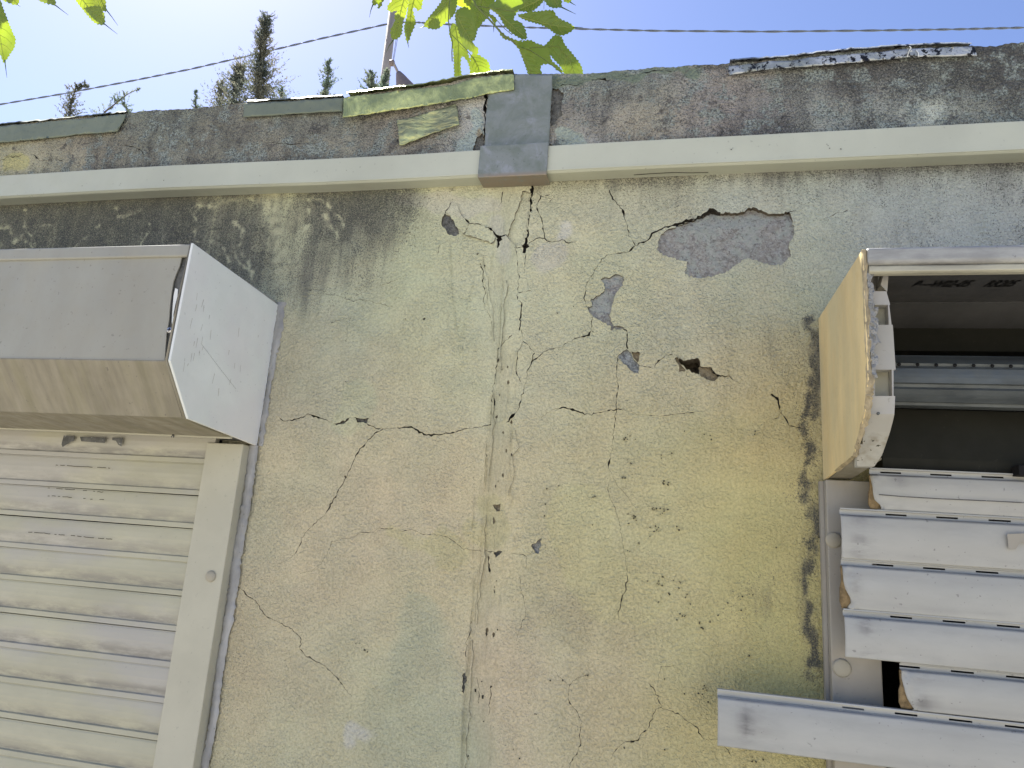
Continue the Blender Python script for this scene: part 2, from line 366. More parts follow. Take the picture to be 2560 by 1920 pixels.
def _calm(t, k=.55):
    out = []
    for a, b, c, d, e in t:
        # pull towards one cream paint that yellows towards the lower right
        f = min(1, max(0, (a-1250)/700))*min(1, max(0, (b-700)/500)); top = min(1, max(0, (620-b)/120))*min(1, max(0, (a-1500)/600))
        ref = np.array([179, 171, 141])*(1-f)+np.array([166, 160, 114])*f; up = min(1, max(0, (1050-b)/200)); ref = ref*(1-up)+np.array([177, 177, 146])*up; ref = ref*(1-top)+np.array([163, 167, 160])*top
        q = np.array([c, d, e], float)*(1-k)+ref*k
        out.append((a, b, *q))
    return out
TONE_W = _calm(TONE_W)
MOULD_W = [(50, 520, .8), (250, 560, .82), (420, 530, .84), (580, 520, .66), (640, 600, .74), (700, 560, .45), (740, 620, .66), (830, 540, .75), (900, 510, .80), (1000, 520, .85), (1055, 520, .55), (1090, 520, .03), (940, 570, .72), (980, 600, .5), (1060, 600, .05),
 (760, 700, .5), (680, 740, .62), (880, 680, .5), (980, 700, .28), (1080, 700, 0), (860, 760, .22), (700, 800, .15), (980, 800, .04), (750, 950, .03), (1000, 950, 0), (700, 1200, .03), (900, 1400, 0), (900, 1700, .05), (1080, 1650, .12), (1100, 1750, .14), (900, 1850, .12),
 (1250, 600, .03), (1400, 490, .22), (1500, 500, .28), (1650, 480, .35), (1800, 480, .28), (2000, 460, .38), (2200, 440, .42), (2200, 560, .26), (2400, 560, .34), (2540, 430, .45), (2000, 560, .2), (1400, 600, .06), (1600, 620, .04), (1650, 750, 0), (1900, 700, .1), (2000, 760, .2),
 (1400, 1000, 0), (1500, 1300, .02), (1800, 1300, .02), (1600, 1700, 0), (1850, 1750, .05), (1980, 860, .3), (2000, 940, .35), (2040, 830, .5), (1900, 1000, .05), (1940, 1500, .24), (1960, 1620, .2), (1940, 1350, .12), (1400, 1800, 0)]
def seg_dist(U, Vv, pts):
    d = np.full(U.shape, 1e9)
    for a, b in zip(pts[:-1], pts[1:]):
        ax, ay = a[:2]; bx, by = b[:2]; L2 = (bx-ax)**2+(by-ay)**2+1e-9
        t = np.clip(((U-ax)*(bx-ax)+(Vv-ay)*(by-ay))/L2, 0, 1)
        d = np.minimum(d, np.hypot(U-ax-t*(bx-ax), Vv-ay-t*(by-ay)))
    return d
_ph = RS.rand(40, 4)
def vnoise(X, Zz, sc):
    o = 0
    for i in range(14):
        a = _ph[i, 0]*6.283; k = sc*(.5+_ph[i, 1])
        o = o+np.sin(k*(X*math.cos(a)+Zz*math.sin(a))*6.283+_ph[i, 2]*6.283)
    return o/5.3
JAMB = [(2022, 800), (2030, 900), (2012, 1100), (2022, 1180), (2028, 1300), (2018, 1450), (2032, 1620), (2040, 1690)]
JOINT = [(1262, 470), (1262, 700), (1258, 900), (1252, 1000), (1245, 1200), (1225, 1400), (1210, 1600), (1195, 1920)]
RIDGES = [
 ([(1236, 940), (1230, 1060), (1222, 1180), (1212, 1320), (1196, 1450), (1186, 1560), (1180, 1650), (1172, 1780), (1162, 1960)], .0010, .0018), ([(1292, 900), (1284, 1040), (1274, 1180), (1264, 1320), (1254, 1450), (1246, 1560), (1236, 1700), (1222, 1960)], .0007, .0016), ([(1262, 560), (1258, 640), (1250, 760), (1246, 860)], .0009, .0014),  # px polylines, height (m), half width (m)
 ([(1235, 500), (1232, 620), (1225, 700), (1214, 760)], .0010, .0012),
 (Z4(640, 480, [(1680, 420), (1690, 780), (1700, 930), (1730, 1150), (1760, 1320), (1790, 1510)]), .0009, .0010),
 (Z4(640, 480, [(1880, 780), (1840, 920), (1800, 1130), (1785, 1300), (1785, 1500)]), .0008, .0010),
 ([(1240, 1000), (1232, 1080), (1222, 1200), (1214, 1320)], .0009, .0012),
 (Z4(640, 960, [(1990, 500), (1985, 780), (1960, 980)]), .0009, .0012),
 (Z4(640, 960, [(1885, 970), (1880, 1220), (1875, 1600)]), .0011, .0010),
 (Z4(640, 1440, [(1880, 20), (1870, 250), (1850, 480), (1825, 700), (1810, 900), (1790, 1150), (1780, 1400), (1770, 1659)]), .0016, .0014),
 (Z4(640, 960, [(2200, 250), (2195, 480), (2190, 700)]), .0012, .0015),
 ([(1275, 1180), (1282, 1250), (1268, 1290), (1250, 1275)], .0012, .0016),
 (Z4(640, 1440, [(1935, 0), (1935, 140)]), .0010, .0012), (Z4(640, 1440, [(2010, 180), (1990, 420), (1980, 640)]), .0006, .0012),
 ([(1290, 880), (1275, 960), (1262, 1050), (1240, 1060)], .0010, .0012),
]
BULGE = [  # u, v, su, sv, height
 (1180, 540, 70, 45, .0035), (1250, 620, 14, 120, -.0015), (1480, 560, 120, 30, .002), (1800, 520, 160, 25, .003), (1700, 880, 90, 40, .002), (1260, 1000, 20, 90, -.0012),
 (1270, 1350, 22, 60, .0015), (1240, 1240, 15, 60, -.001), (900, 1040, 90, 22, .001), (1150, 1340, 60, 26, .0012)]
def height(P, U, Vv):
    X, Zz = P[:, 0], P[:, 2]
    h = .0008*vnoise(X, Zz, 5)+.0004*vnoise(Zz+3, X, 22)
    for u, v, su, sv_, a in BULGE: h = h+a*np.exp(-((U-u)/su)**2/2-((Vv-v)/sv_)**2/2)
    for pts, hh, hw in RIDGES:
        dpx = seg_dist(U, Vv, pts); h = h+2.6*hh*np.clip(1-dpx*.00056/hw, 0, 1)*np.clip(.75+.5*vnoise(X, Zz, 35), .2, 1.4)
    return h
L5 = (0, 480)
VEINS = [(Z4(*L5, [(230, 150), (240, 230), (225, 300), (270, 380), (290, 480)]), 6), (Z4(*L5, [(0, 310), (80, 290), (120, 380), (130, 440), (190, 400), (250, 440)]), 9), (Z4(*L5, [(250, 320), (430, 290)]), 6), (Z4(*L5, [(560, 480), (640, 480), (720, 400), (800, 340), (860, 270)]), 3.5),
 (Z4(*L5, [(1000, 130), (1020, 210), (1100, 200), (1210, 150)]), 9), (Z4(*L5, [(1290, 270), (1300, 310), (1240, 400), (1215, 460)]), 4), (Z4(*L5, [(1420, 370), (1400, 460)]), 4), (Z4(*L5, [(1620, 130), (1690, 230), (1680, 330), (1700, 440)]), 6), (Z4(*L5, [(2020, 260), (2100, 330), (2090, 420), (2050, 470), (2040, 560), (2100, 640), (2190, 700)]), 7), (Z4(*L5, [(1830, 430), (1930, 450), (1940, 520), (1990, 610)]), 6), (Z4(*L5, [(1720, 120), (1850, 120), (2000, 70), (2200, 60)]), 9), (Z4(*L5, [(2080, 520), (2150, 600), (2180, 760)]), 7),
 (Z4(640, 480, [(520, 60), (600, 70), (650, 140), (720, 220), (760, 300)]), 7), (Z4(640, 480, [(580, 180), (650, 300), (700, 380)]), 9), (Z4(640, 480, [(100, 60), (160, 200), (200, 400), (210, 700)]), 34), (Z4(640, 480, [(470, 60), (450, 200), (430, 330)]), 7)]
def wall_attrs(P, U, Vv):
    Un = U+14*vnoise(P[:, 0], P[:, 2], 9)+6*vnoise(P[:, 2], P[:, 0]+2, 24); Vn = Vv+14*vnoise(P[:, 2]+5, P[:, 0], 9)+6*vnoise(P[:, 0], P[:, 2]+9, 24)
    t = field(TONE_W, Un, Vn, 92)
    m = field(MOULD_W, Un, Vn, 42)[:, 0]
    d = seg_dist(Un, Vv, JAMB); rag = np.clip(.78+.42*vnoise(P[:, 0], P[:, 2]*.6, 55)+.15*vnoise(P[:, 2], P[:, 0], 90), .15, 1); m = np.maximum(m, .95*rag*np.exp(-(d/(19+7*vnoise(P[:, 2], P[:, 0]+4, 20)))**2)); m = np.maximum(m, .36*np.exp(-(d/52)**2)*(Vv > 780)); m = np.maximum(m, .75*np.exp(-(seg_dist(Un, Vn, [(2044, 830), (2035, 900), (2040, 1040)])/18)**2))
    # band of mould right below the trunking
    top = 470-(U-1200)*.0485
    m = m+np.where((U > 1330), .25*np.exp(-((Vv-top)/26.)**2), 0)
    ul = np.where(U < 1280, 512-U*.0355, 470-(U-1200)*.0485); m = np.maximum(m, .42*np.exp(-((Vv-ul-2)/8.)**2)*(.6+.4*vnoise(P[:, 0], P[:, 2], 30)))
    for vp, wv_ in VEINS: m = m*(1-np.clip(.35+.4*vnoise(P[:, 0]+1, P[:, 2], 40), 0, .62)*np.exp(-(seg_dist(U+4*vnoise(P[:, 0], P[:, 2], 70), Vv+4*vnoise(P[:, 2], P[:, 0], 70), vp)/(wv_*.6))**2))
    # pale greenish vertical wash lower left of the joint
    g1 = np.clip(1-seg_dist(Un, Vn, [(1055, 1520), (1060, 1700), (1050, 1920)])/(30+np.clip((Vv-1480), 0, 400)*.45), 0, 1)
    g1 = np.clip(g1*2.2, 0, 1)*.6
    t = t*(1-g1[:, None])+np.array([160, 162, 137])*g1[:, None]
    # yellow paint patches with crisp edges
    for pts, rad, c in (([(1080, 1340), (1150, 1380), (1120, 1400)], 26, (170, 165, 124)), ([(1000, 1330), (1060, 1350)], 12, (172, 166, 126)), ([(1235, 1250), (1240, 1350), (1180, 1330)], 26, (172, 167, 126)),
                        ([(1440, 1280), (1500, 1480), (1620, 1500)], 70, (180, 175, 132)), ([(865, 1060), (900, 990)], 40, (168, 170, 140)), ([(1350, 650), (1400, 640)], 28, (178, 176, 166)), ([(1400, 590), (1412, 570)], 16, (184, 184, 182)), ([(890, 1860), (890, 1830), (930, 1850)], 14, (176, 178, 178)), ([(1250, 560), (1255, 650)], 14, (180, 178, 166)), ([(1005, 500), (1230, 520)], 22, (178, 174, 160))):
        k = np.clip((rad-seg_dist(Un, Vn, pts))/9+.5, 0, 1)*.5
        t = t*(1-k[:, None])+np.array(c)*k[:, None]
    st = np.full(U.shape, .62)
    st = st-.50*np.exp(-(seg_dist(Un, Vv, JOINT)/46)**2)
    st = st+.35*np.exp(-((U-1650)/260)**2-((Vv-800)/200)**2)+.3*np.exp(-((U-1450)/140)**2-((Vv-1500)/120)**2)-.25*np.exp(-((U-1850)/200)**2-((Vv-1350)/300)**2)
    return t, np.clip(m, 0, 1), np.clip(st, .05, 1)
TONE_P = [(100, 340, 138, 130, 106), (60, 400, 168, 165, 118), (150, 420, 158, 150, 118), (300, 400, 140, 135, 112), (400, 340, 122, 130, 110), (400, 430, 150, 142, 116), (600, 400, 150, 143, 118), (800, 320, 124, 128, 112), (800, 390, 156, 148, 118), (560, 360, 130, 130, 108),
 (1000, 300, 140, 132, 112), (1100, 350, 148, 138, 118), (1060, 390, 140, 134, 112), (1180, 290, 170, 178, 168), (1165, 370, 165, 175, 168), (1200, 250, 150, 142, 125), (1420, 330, 168, 172, 155), (1390, 290, 128, 115, 100), (1460, 370, 172, 165, 148), (1500, 270, 142, 132, 118), (1560, 210, 130, 132, 118), (1500, 190, 122, 135, 118), (1620, 300, 172, 162, 126), (1750, 240, 148, 138, 124), (1800, 200, 150, 142, 128), (1700, 350, 145, 138, 124), (1900, 300, 148, 142, 132),
 (1480, 180, 122, 136, 122), (1640, 175, 125, 132, 120), (2000, 220, 142, 145, 128), (2150, 180, 100, 90, 80), (2200, 260, 165, 175, 158), (2100, 300, 150, 155, 140), (2300, 300, 170, 178, 160), (2450, 200, 108, 102, 84), (2540, 140, 100, 98, 84), (2500, 300, 150, 160, 144), (2400, 260, 160, 168, 150), (2050, 330, 150, 155, 142)]
MOULD_P = [(60, 340, .38), (60, 400, .05), (120, 430, .36), (300, 340, .52), (400, 320, .6), (300, 430, .5), (500, 430, .4), (500, 340, .58), (700, 350, .55), (850, 400, .38), (780, 320, .62), (950, 300, .48), (1100, 340, .4), (1180, 300, .08), (1050, 390, .45),
 (1420, 330, .12), (1400, 250, .6), (1500, 260, .58), (1600, 320, .28), (1700, 250, .48), (1800, 200, .5), (1900, 250, .52), (1950, 320, .55), (1560, 380, .55), (1450, 180, .1), (2000, 200, .62), (2060, 240, .4), (2120, 180, .8), (2250, 200, .78), (2350, 170, .74), (2200, 250, .42), (2280, 290, .25), (2400, 300, .45), (2480, 180, .72), (2540, 240, .6), (2450, 320, .5), (2100, 330, .5), (2200, 340, .62), (2540, 340, .5)]
TONE_P = [(a, b, c*1.09, d*1.09, e*1.09) for a, b, c, d, e in TONE_P]; MOULD_P = [(a, b, m*(.88 if a < 1950 else 1.12)) for a, b, m in MOULD_P]
def parapet_attrs(P, U, Vv):
    Un = U+16*vnoise(P[:, 0], P[:, 2], 9)+8*vnoise(P[:, 2], P[:, 0]+2, 28); Vn = Vv+10*vnoise(P[:, 2]+5, P[:, 0], 9)+6*vnoise(P[:, 0], P[:, 2]+9, 28)
    t = field(TONE_P, Un, Vn, 60); gm_ = t.mean(1, keepdims=True); t = gm_+(t-gm_)*.62; m = field(MOULD_P, Un, Vn, 34)[:, 0]
    bot = np.where(U < 1280, 463-U*.0545, 398-(U-1200)*.0495)
    m = m+.45*np.exp(-((bot-Vn)/22.)**2)*((U < 1150) | (U > 1500))
    # grey-green membrane lapping over the top edge right of the joint, cream patches with crisp edges
    for pts, rad, c in (([(1385, 196), (1480, 196), (1560, 186), (1640, 178), (1740, 172)], 11, (112, 124, 108)), ([(1385, 205), (1450, 205)], 14, (112, 124, 108)), ([(10, 408), (60, 400)], 22, (176, 172, 124)), ([(1185, 300), (1190, 370), (1160, 390)], 24, (164, 176, 168)), ([(1195, 330), (1200, 355)], 9, (150, 140, 118)), ([(1385, 380), (1400, 330), (1440, 350)], 24, (165, 175, 162))):
        dd = seg_dist(Un, Vn, pts); k = np.clip((rad-dd)/4+.5, 0, 1)*.9
        t = t*(1-k[:, None])+np.array(c)*k[:, None]; m = m*(1-.8*k)
    m = np.maximum(m, .75*np.exp(-((Vv-(158-(U-1950)*.055))/16.)**2)*(U > 1740)*(U < 2460))  # shade below the silver strip, painted in through the mould mask
    return t*1.0, np.clip(m, 0, 1), np.full(U.shape, .85)

# ------------------------------------------------------------------ cracks and spalls, read off the photograph
A = (640, 960); B = (640, 1440); Cc = (1280, 480); D_ = (1280, 960); E_ = (1280, 1440); F_ = (1920, 960); G_ = (640, 480); H_ = (1920, 480)
CR = []   # (tile, default width in enlarged px, points)
def cr(t, wd, *pts): CR.append(Z4(*t, [(p[0], p[1], (p[2] if len(p) > 2 else wd)/3.456) for p in pts]))
cr(A, 4, (200, 290), (235, 320), (350, 302, 6), (410, 287, 11), (450, 258, 4), (500, 280, 10), (580, 302, 6), (665, 330, 4))
cr(A, 3, (810, 292), (865, 292), (880, 300, 5)); cr(A, 4, (960, 342), (1060, 390), (1110, 392), (1200, 382), (1340, 370, 6), (1380, 392, 14), (1450, 435, 8), (1580, 440, 8), (1700, 420, 7), (1820, 385, 4), (1950, 372, 4), (2030, 350, 9))
cr(A, 6, (1100, 390), (1030, 425), (960, 500), (880, 600), (830, 700), (782, 810, 6), (700, 940, 5), (640, 1060), (570, 1150, 4), (500, 1210, 4), (440, 1270, 3.5), (390, 1330, 3), (390, 1370, 4), (350, 1450, 3), (290, 1510, 2.4), (180, 1560, 1.6))
cr(A, 2.4, (650, 1365), (780, 1335), (850, 1320), (900, 1280), (1010, 1285), (1050, 1250), (1190, 1245))
cr(A, 3, (1250, 1278), (1330, 1258), (1450, 1300), (1580, 1300), (1660, 1325), (1750, 1390), (1780, 1420), (1950, 1445), (2130, 1450))
cr(A, 1.8, (650, 1370), (630, 1430), (570, 1540), (500, 1600), (380, 1640)); cr(A, 3, (2058, 0), (2045, 100), (2032, 230), (2028, 350))
cr(A, 18, (2055, 120, 6), (2062, 150, 22), (2060, 185, 10)); cr(A, 10, (2005, 1470, 3), (2015, 1560, 10), (2020, 1610, 16), (2022, 1625, 8))
cr(A, 3, (1990, 520), (1985, 700), (1975, 860))
cr(B, 4, (-168, -1360), (-60, -1270)) if False else None
cr((0, 1440), 5, (2050, 80, 2), (2110, 130), (2160, 185), (2212, 215))
cr(B, 4.5, (0, 215), (70, 330), (150, 380), (290, 450), (380, 530), (390, 590), (375, 630), (440, 700), (560, 755), (640, 820), (710, 890), (760, 960, 3), (830, 1040, 2))
cr(B, 4, (1865, 300, 2), (1855, 480, 6), (1820, 560, 3), (1815, 700, 5)); cr(B, 3, (2035, 950, 8), (2020, 1080, 5), (2010, 1200, 3)); cr(B, 3, (1905, 880), (1930, 980), (1920, 1100, 5))
cr((0, 1440), 4, (1775, 1490), (1790, 1550), (1815, 1600), (1820, 1659)); cr((0, 1440), 2.4, (1800, 1300), (1770, 1400), (1745, 1500))
cr(Cc, 14, (168, -60, 34), (172, -20, 30), (174, 10, 20), (160, 100, 17), (145, 250, 12), (132, 380, 18), (120, 470, 30), (104, 530, 24)); cr(Cc, 4, (120, 540), (110, 620, 3), (105, 700, 2))
cr(Cc, 3, (30, 480), (50, 600), (60, 750), (50, 850), (45, 930, 5), (85, 960, 6), (75, 1080, 10), (62, 1195, 8)); cr(Cc, 4, (80, 1195), (90, 1240), (95, 1290), (50, 1370), (40, 1480), (40, 1570), (75, 1640))
cr(Cc, 5, (250, 30), (230, 80), (215, 130), (240, 200, 6), (270, 300), (285, 400, 7)); cr(Cc, 6, (130, 462, 4), (210, 405), (240, 400), (285, 405, 10), (330, 435), (390, 430, 3), (430, 415), (490, 445, 10), (560, 430, 3)); cr(Cc, 2.4, (200, 0), (260, 38, 5), (330, 18), (380, -20)); cr(Cc, 2, (240, 92), (320, 92), (370, 30))
cr(Cc, 8, (840, -20, 12), (870, 60, 7), (930, 120, 6), (960, 172, 14), (985, 260, 2.4), (1010, 360, 4), (1040, 420, 3), (1065, 462, 6))
cr(Cc, 3, (830, 540), (900, 535), (1000, 525, 5), (1030, 500, 16), (1065, 465, 7), (1170, 420, 12), (1230, 350, 13), (1350, 305, 13), (1450, 275, 15), (1570, 238, 17), (1650, 202, 19), (1712, 165, 24), (1800, 187, 14))
cr(Cc, 4.5, (830, 540, 3), (750, 620), (710, 690), (650, 780, 5), (635, 820), (640, 850), (620, 915, 6), (640, 980), (660, 1010)); cr(Cc, 4, (692, 1080, 3), (685, 1200), (665, 1238, 16), (620, 1250, 14), (550, 1265, 6), (490, 1290, 4), (430, 1340, 4), (330, 1355, 4), (260, 1395, 6), (170, 1465, 5), (140, 1530), (115, 1659))
cr(Cc, 3, (195, 1390, 8), (180, 1440), (165, 1465)); cr(Cc, 7, (940, 1165), (990, 1195), (995, 1260), (990, 1310), (1000, 1355, 10)); cr(Cc, 4, (920, 1410), (905, 1550), (915, 1659))
cr(Cc, 3, (1108, 1500), (1230, 1522), (1240, 1490, 8), (1330, 1415), (1390, 1410)); cr(Cc, 2, (1380, 1410), (1383, 1375)); cr(Cc, 6, (1720, 1512, 4), (1745, 1560, 16), (1800, 1592, 10), (1880, 1590, 5), (1920, 1630, 4), (1975, 1659, 3))
cr(Cc, 3, (95, 1290), (150, 1330), (190, 1385)); cr(Cc, 5, (160, 850), (95, 860, 4), (60, 870, 8))
cr(D_, 4, (915, 0), (905, 100), (900, 220), (885, 340, 3), (870, 480, 3), (850, 640, 3), (838, 680, 13), (832, 700, 6), (840, 745, 2), (865, 780, 2)); cr(D_, 1.6, (870, 800), (905, 870), (980, 950), (1030, 1020), (1080, 1090))
cr(D_, 2.6, (825, 850, 2), (845, 980), (880, 1050), (930, 1200), (960, 1390), (985, 1540), (995, 1659)); cr(D_, 4, (110, 0), (100, 80), (70, 160, 5), (65, 200), (30, 250), (5, 275, 24), (-20, 300, 14), (-50, 330, 4))
cr(D_, 3, (250, 290), (360, 220), (440, 200, 6), (500, 215, 9), (590, 245, 11), (670, 265, 4), (800, 235, 4), (895, 222, 9), (960, 215, 2), (1080, 265, 2), (1300, 275, 2.4), (1500, 250, 4), (1640, 235, 1.6)); cr(D_, 2, (870, 475), (940, 475), (1000, 500))
cr(D_, 2, (0, 1460), (90, 1470), (125, 1490), (130, 1560), (110, 1600)); cr(D_, 2, (125, 1490), (180, 1440))
cr(E_, 4, (1000, 0), (985, 100, 6), (950, 190, 7), (915, 330, 2), (920, 380, 2)); cr(E_, 2.2, (80, 0), (70, 100), (110, 250), (115, 350), (80, 420), (40, 560))
cr(E_, 4, (1180, 920, 2), (1240, 1000), (1290, 1135), (1350, 1160), (1450, 1200), (1530, 1265), (1600, 1310), (1640, 1390), (1700, 1420, 2)); cr(E_, 4, (1290, 1135), (1245, 1150), (1200, 1250), (1165, 1330), (1110, 1370), (1090, 1420), (1020, 1430, 6), (960, 1445, 2), (900, 1500, 2), (860, 1580, 2))
cr(E_, 2, (1290, 780), (1265, 850), (1260, 960)); cr(E_, 1.6, (1290, 780), (1400, 775)); cr(E_, 3, (660, 860, 2), (560, 880), (500, 940), (485, 1030), (500, 1100, 4), (560, 1170), (590, 1240), (595, 1310, 4), (580, 1380), (595, 1450), (565, 1520), (500, 1620, 4), (495, 1659))
cr(E_, 2, (380, 830), (430, 890), (480, 940), (500, 942)); cr(E_, 3, (1700, 1405, 2), (1790, 1408), (1850, 1490), (1900, 1560))
cr(F_, 5, (28, 85, 16), (80, 125, 18), (100, 200, 6), (130, 270), (160, 310, 10), (180, 360), (250, 375), (330, 390, 3)); cr(F_, 2.4, (112, 240), (90, 290), (40, 305), (0, 305))
cr(G_, 3, (450, 845), (570, 845), (600, 880), (700, 890), (840, 945), (900, 925), (1060, 960), (1180, 990)); cr(G_, 2, (1090, 800), (1200, 765), (1330, 705)); cr(G_, 4, (650, 1130), (740, 1105), (820, 1095, 2))
cr(G_, 5, (1940, 640), (1965, 680, 9), (1960, 810, 4), (1985, 870, 3), (1965, 920), (1970, 990, 3), (2030, 1090, 3), (2045, 1200, 3)); cr(G_, 5, (2212, 1238), (2140, 1300), (2090, 1350), (2080, 1500), (2060, 1659))
cr(G_, 6, (1700, 60, 2), (1680, 130, 8), (1640, 188, 8)); cr(G_, 5, (1770, 190, 2), (1800, 232), (1850, 280, 9), (1950, 292, 7), (2010, 312, 8), (2070, 370, 16), (2100, 390, 30), (2095, 450, 22), (2085, 480, 8)); cr(G_, 9, (2100, 380), (2160, 370, 9), (2212, 425, 7), (2240, 460, 6), (2252, 482, 6)); cr(Cc, 6, (20, 478), (60, 482), (105, 480))
cr(G_, 4, (1820, 340), (1845, 290)); cr(G_, 3, (2212, 20), (2180, 90)); cr(G_, 2, (1660, 420), (1580, 480), (1570, 540)) 
cr(H_, 4, (165, 182, 8), (240, 165)); cr(H_, 3, (480, 235, 2), (560, 207, 5), (610, 180, 3), (685, 165, 6)); cr(G_, 8, (2130, 0), (2120, 60, 3), (2100, 130, 2))
cr((0, 0), 5, (1070, 1255), (1150, 1265), (1220, 1300), (1240, 1335)); PC_N0 = len(CR)-1
cr((0, 0), 4, (-10, 1390), (60, 1350), (110, 1357, 6), (200, 1332)); cr((0, 0), 6, (280, 1332), (310, 1360, 9), (340, 1388), (440, 1375, 3), (490, 1370, 4), (540, 1390))
cr((0, 0), 3, (1310, 1345), (1260, 1310)); cr((640, 0), 6, (90, 1235, 3), (220, 1240), (280, 1252, 10), (380, 1245, 6)); cr((640, 0), 3, (1460, 1340), (1540, 1350), (1580, 1360))
cr((640, 0), 20, (1985, 815, 30), (1982, 950, 20), (1975, 1100, 10), (1968, 1250, 14), (1950, 1330, 36), (1945, 1362, 40)); cr((640, 0), 3, (1880, 900), (1930, 950), (1970, 985, 5)); cr((1280, 0), 7, (420, 740), (480, 728), (560, 742), (600, 720, 3)); cr((1280, 0), 8, (690, 690, 4), (720, 690), (800, 680, 12), (840, 695, 8)); cr((1280, 0), 6, (1120, 640), (1230, 612), (1330, 612), (1380, 620))

def fract(pts, amp, closed=False, step=7.0):
    """roughen a px polyline; keeps the width column if present"""
    out = []
    n = len(pts)
    for i in range(n if closed else n-1):
        a = pts[i]; b = pts[(i+1) % n]; L = math.hypot(b[0]-a[0], b[1]-a[1]); k = max(1, int(L/step))
        nx, ny = -(b[1]-a[1])/(L+1e-6), (b[0]-a[0])/(L+1e-6)
        for j in range(k):
            t = j/k; o = random.gauss(0, amp) if j else 0
            p = [a[0]+(b[0]-a[0])*t+nx*o, a[1]+(b[1]-a[1])*t+ny*o]
            if len(a) > 2: p.append((a[2]+(b[2]-a[2])*t)*(random.uniform(.45, 1.3) if random.random() < .86 else random.uniform(1.5, 2.4)))
            out.append(tuple(p))
    if not closed: out.append(tuple(pts[-1]))
    return out

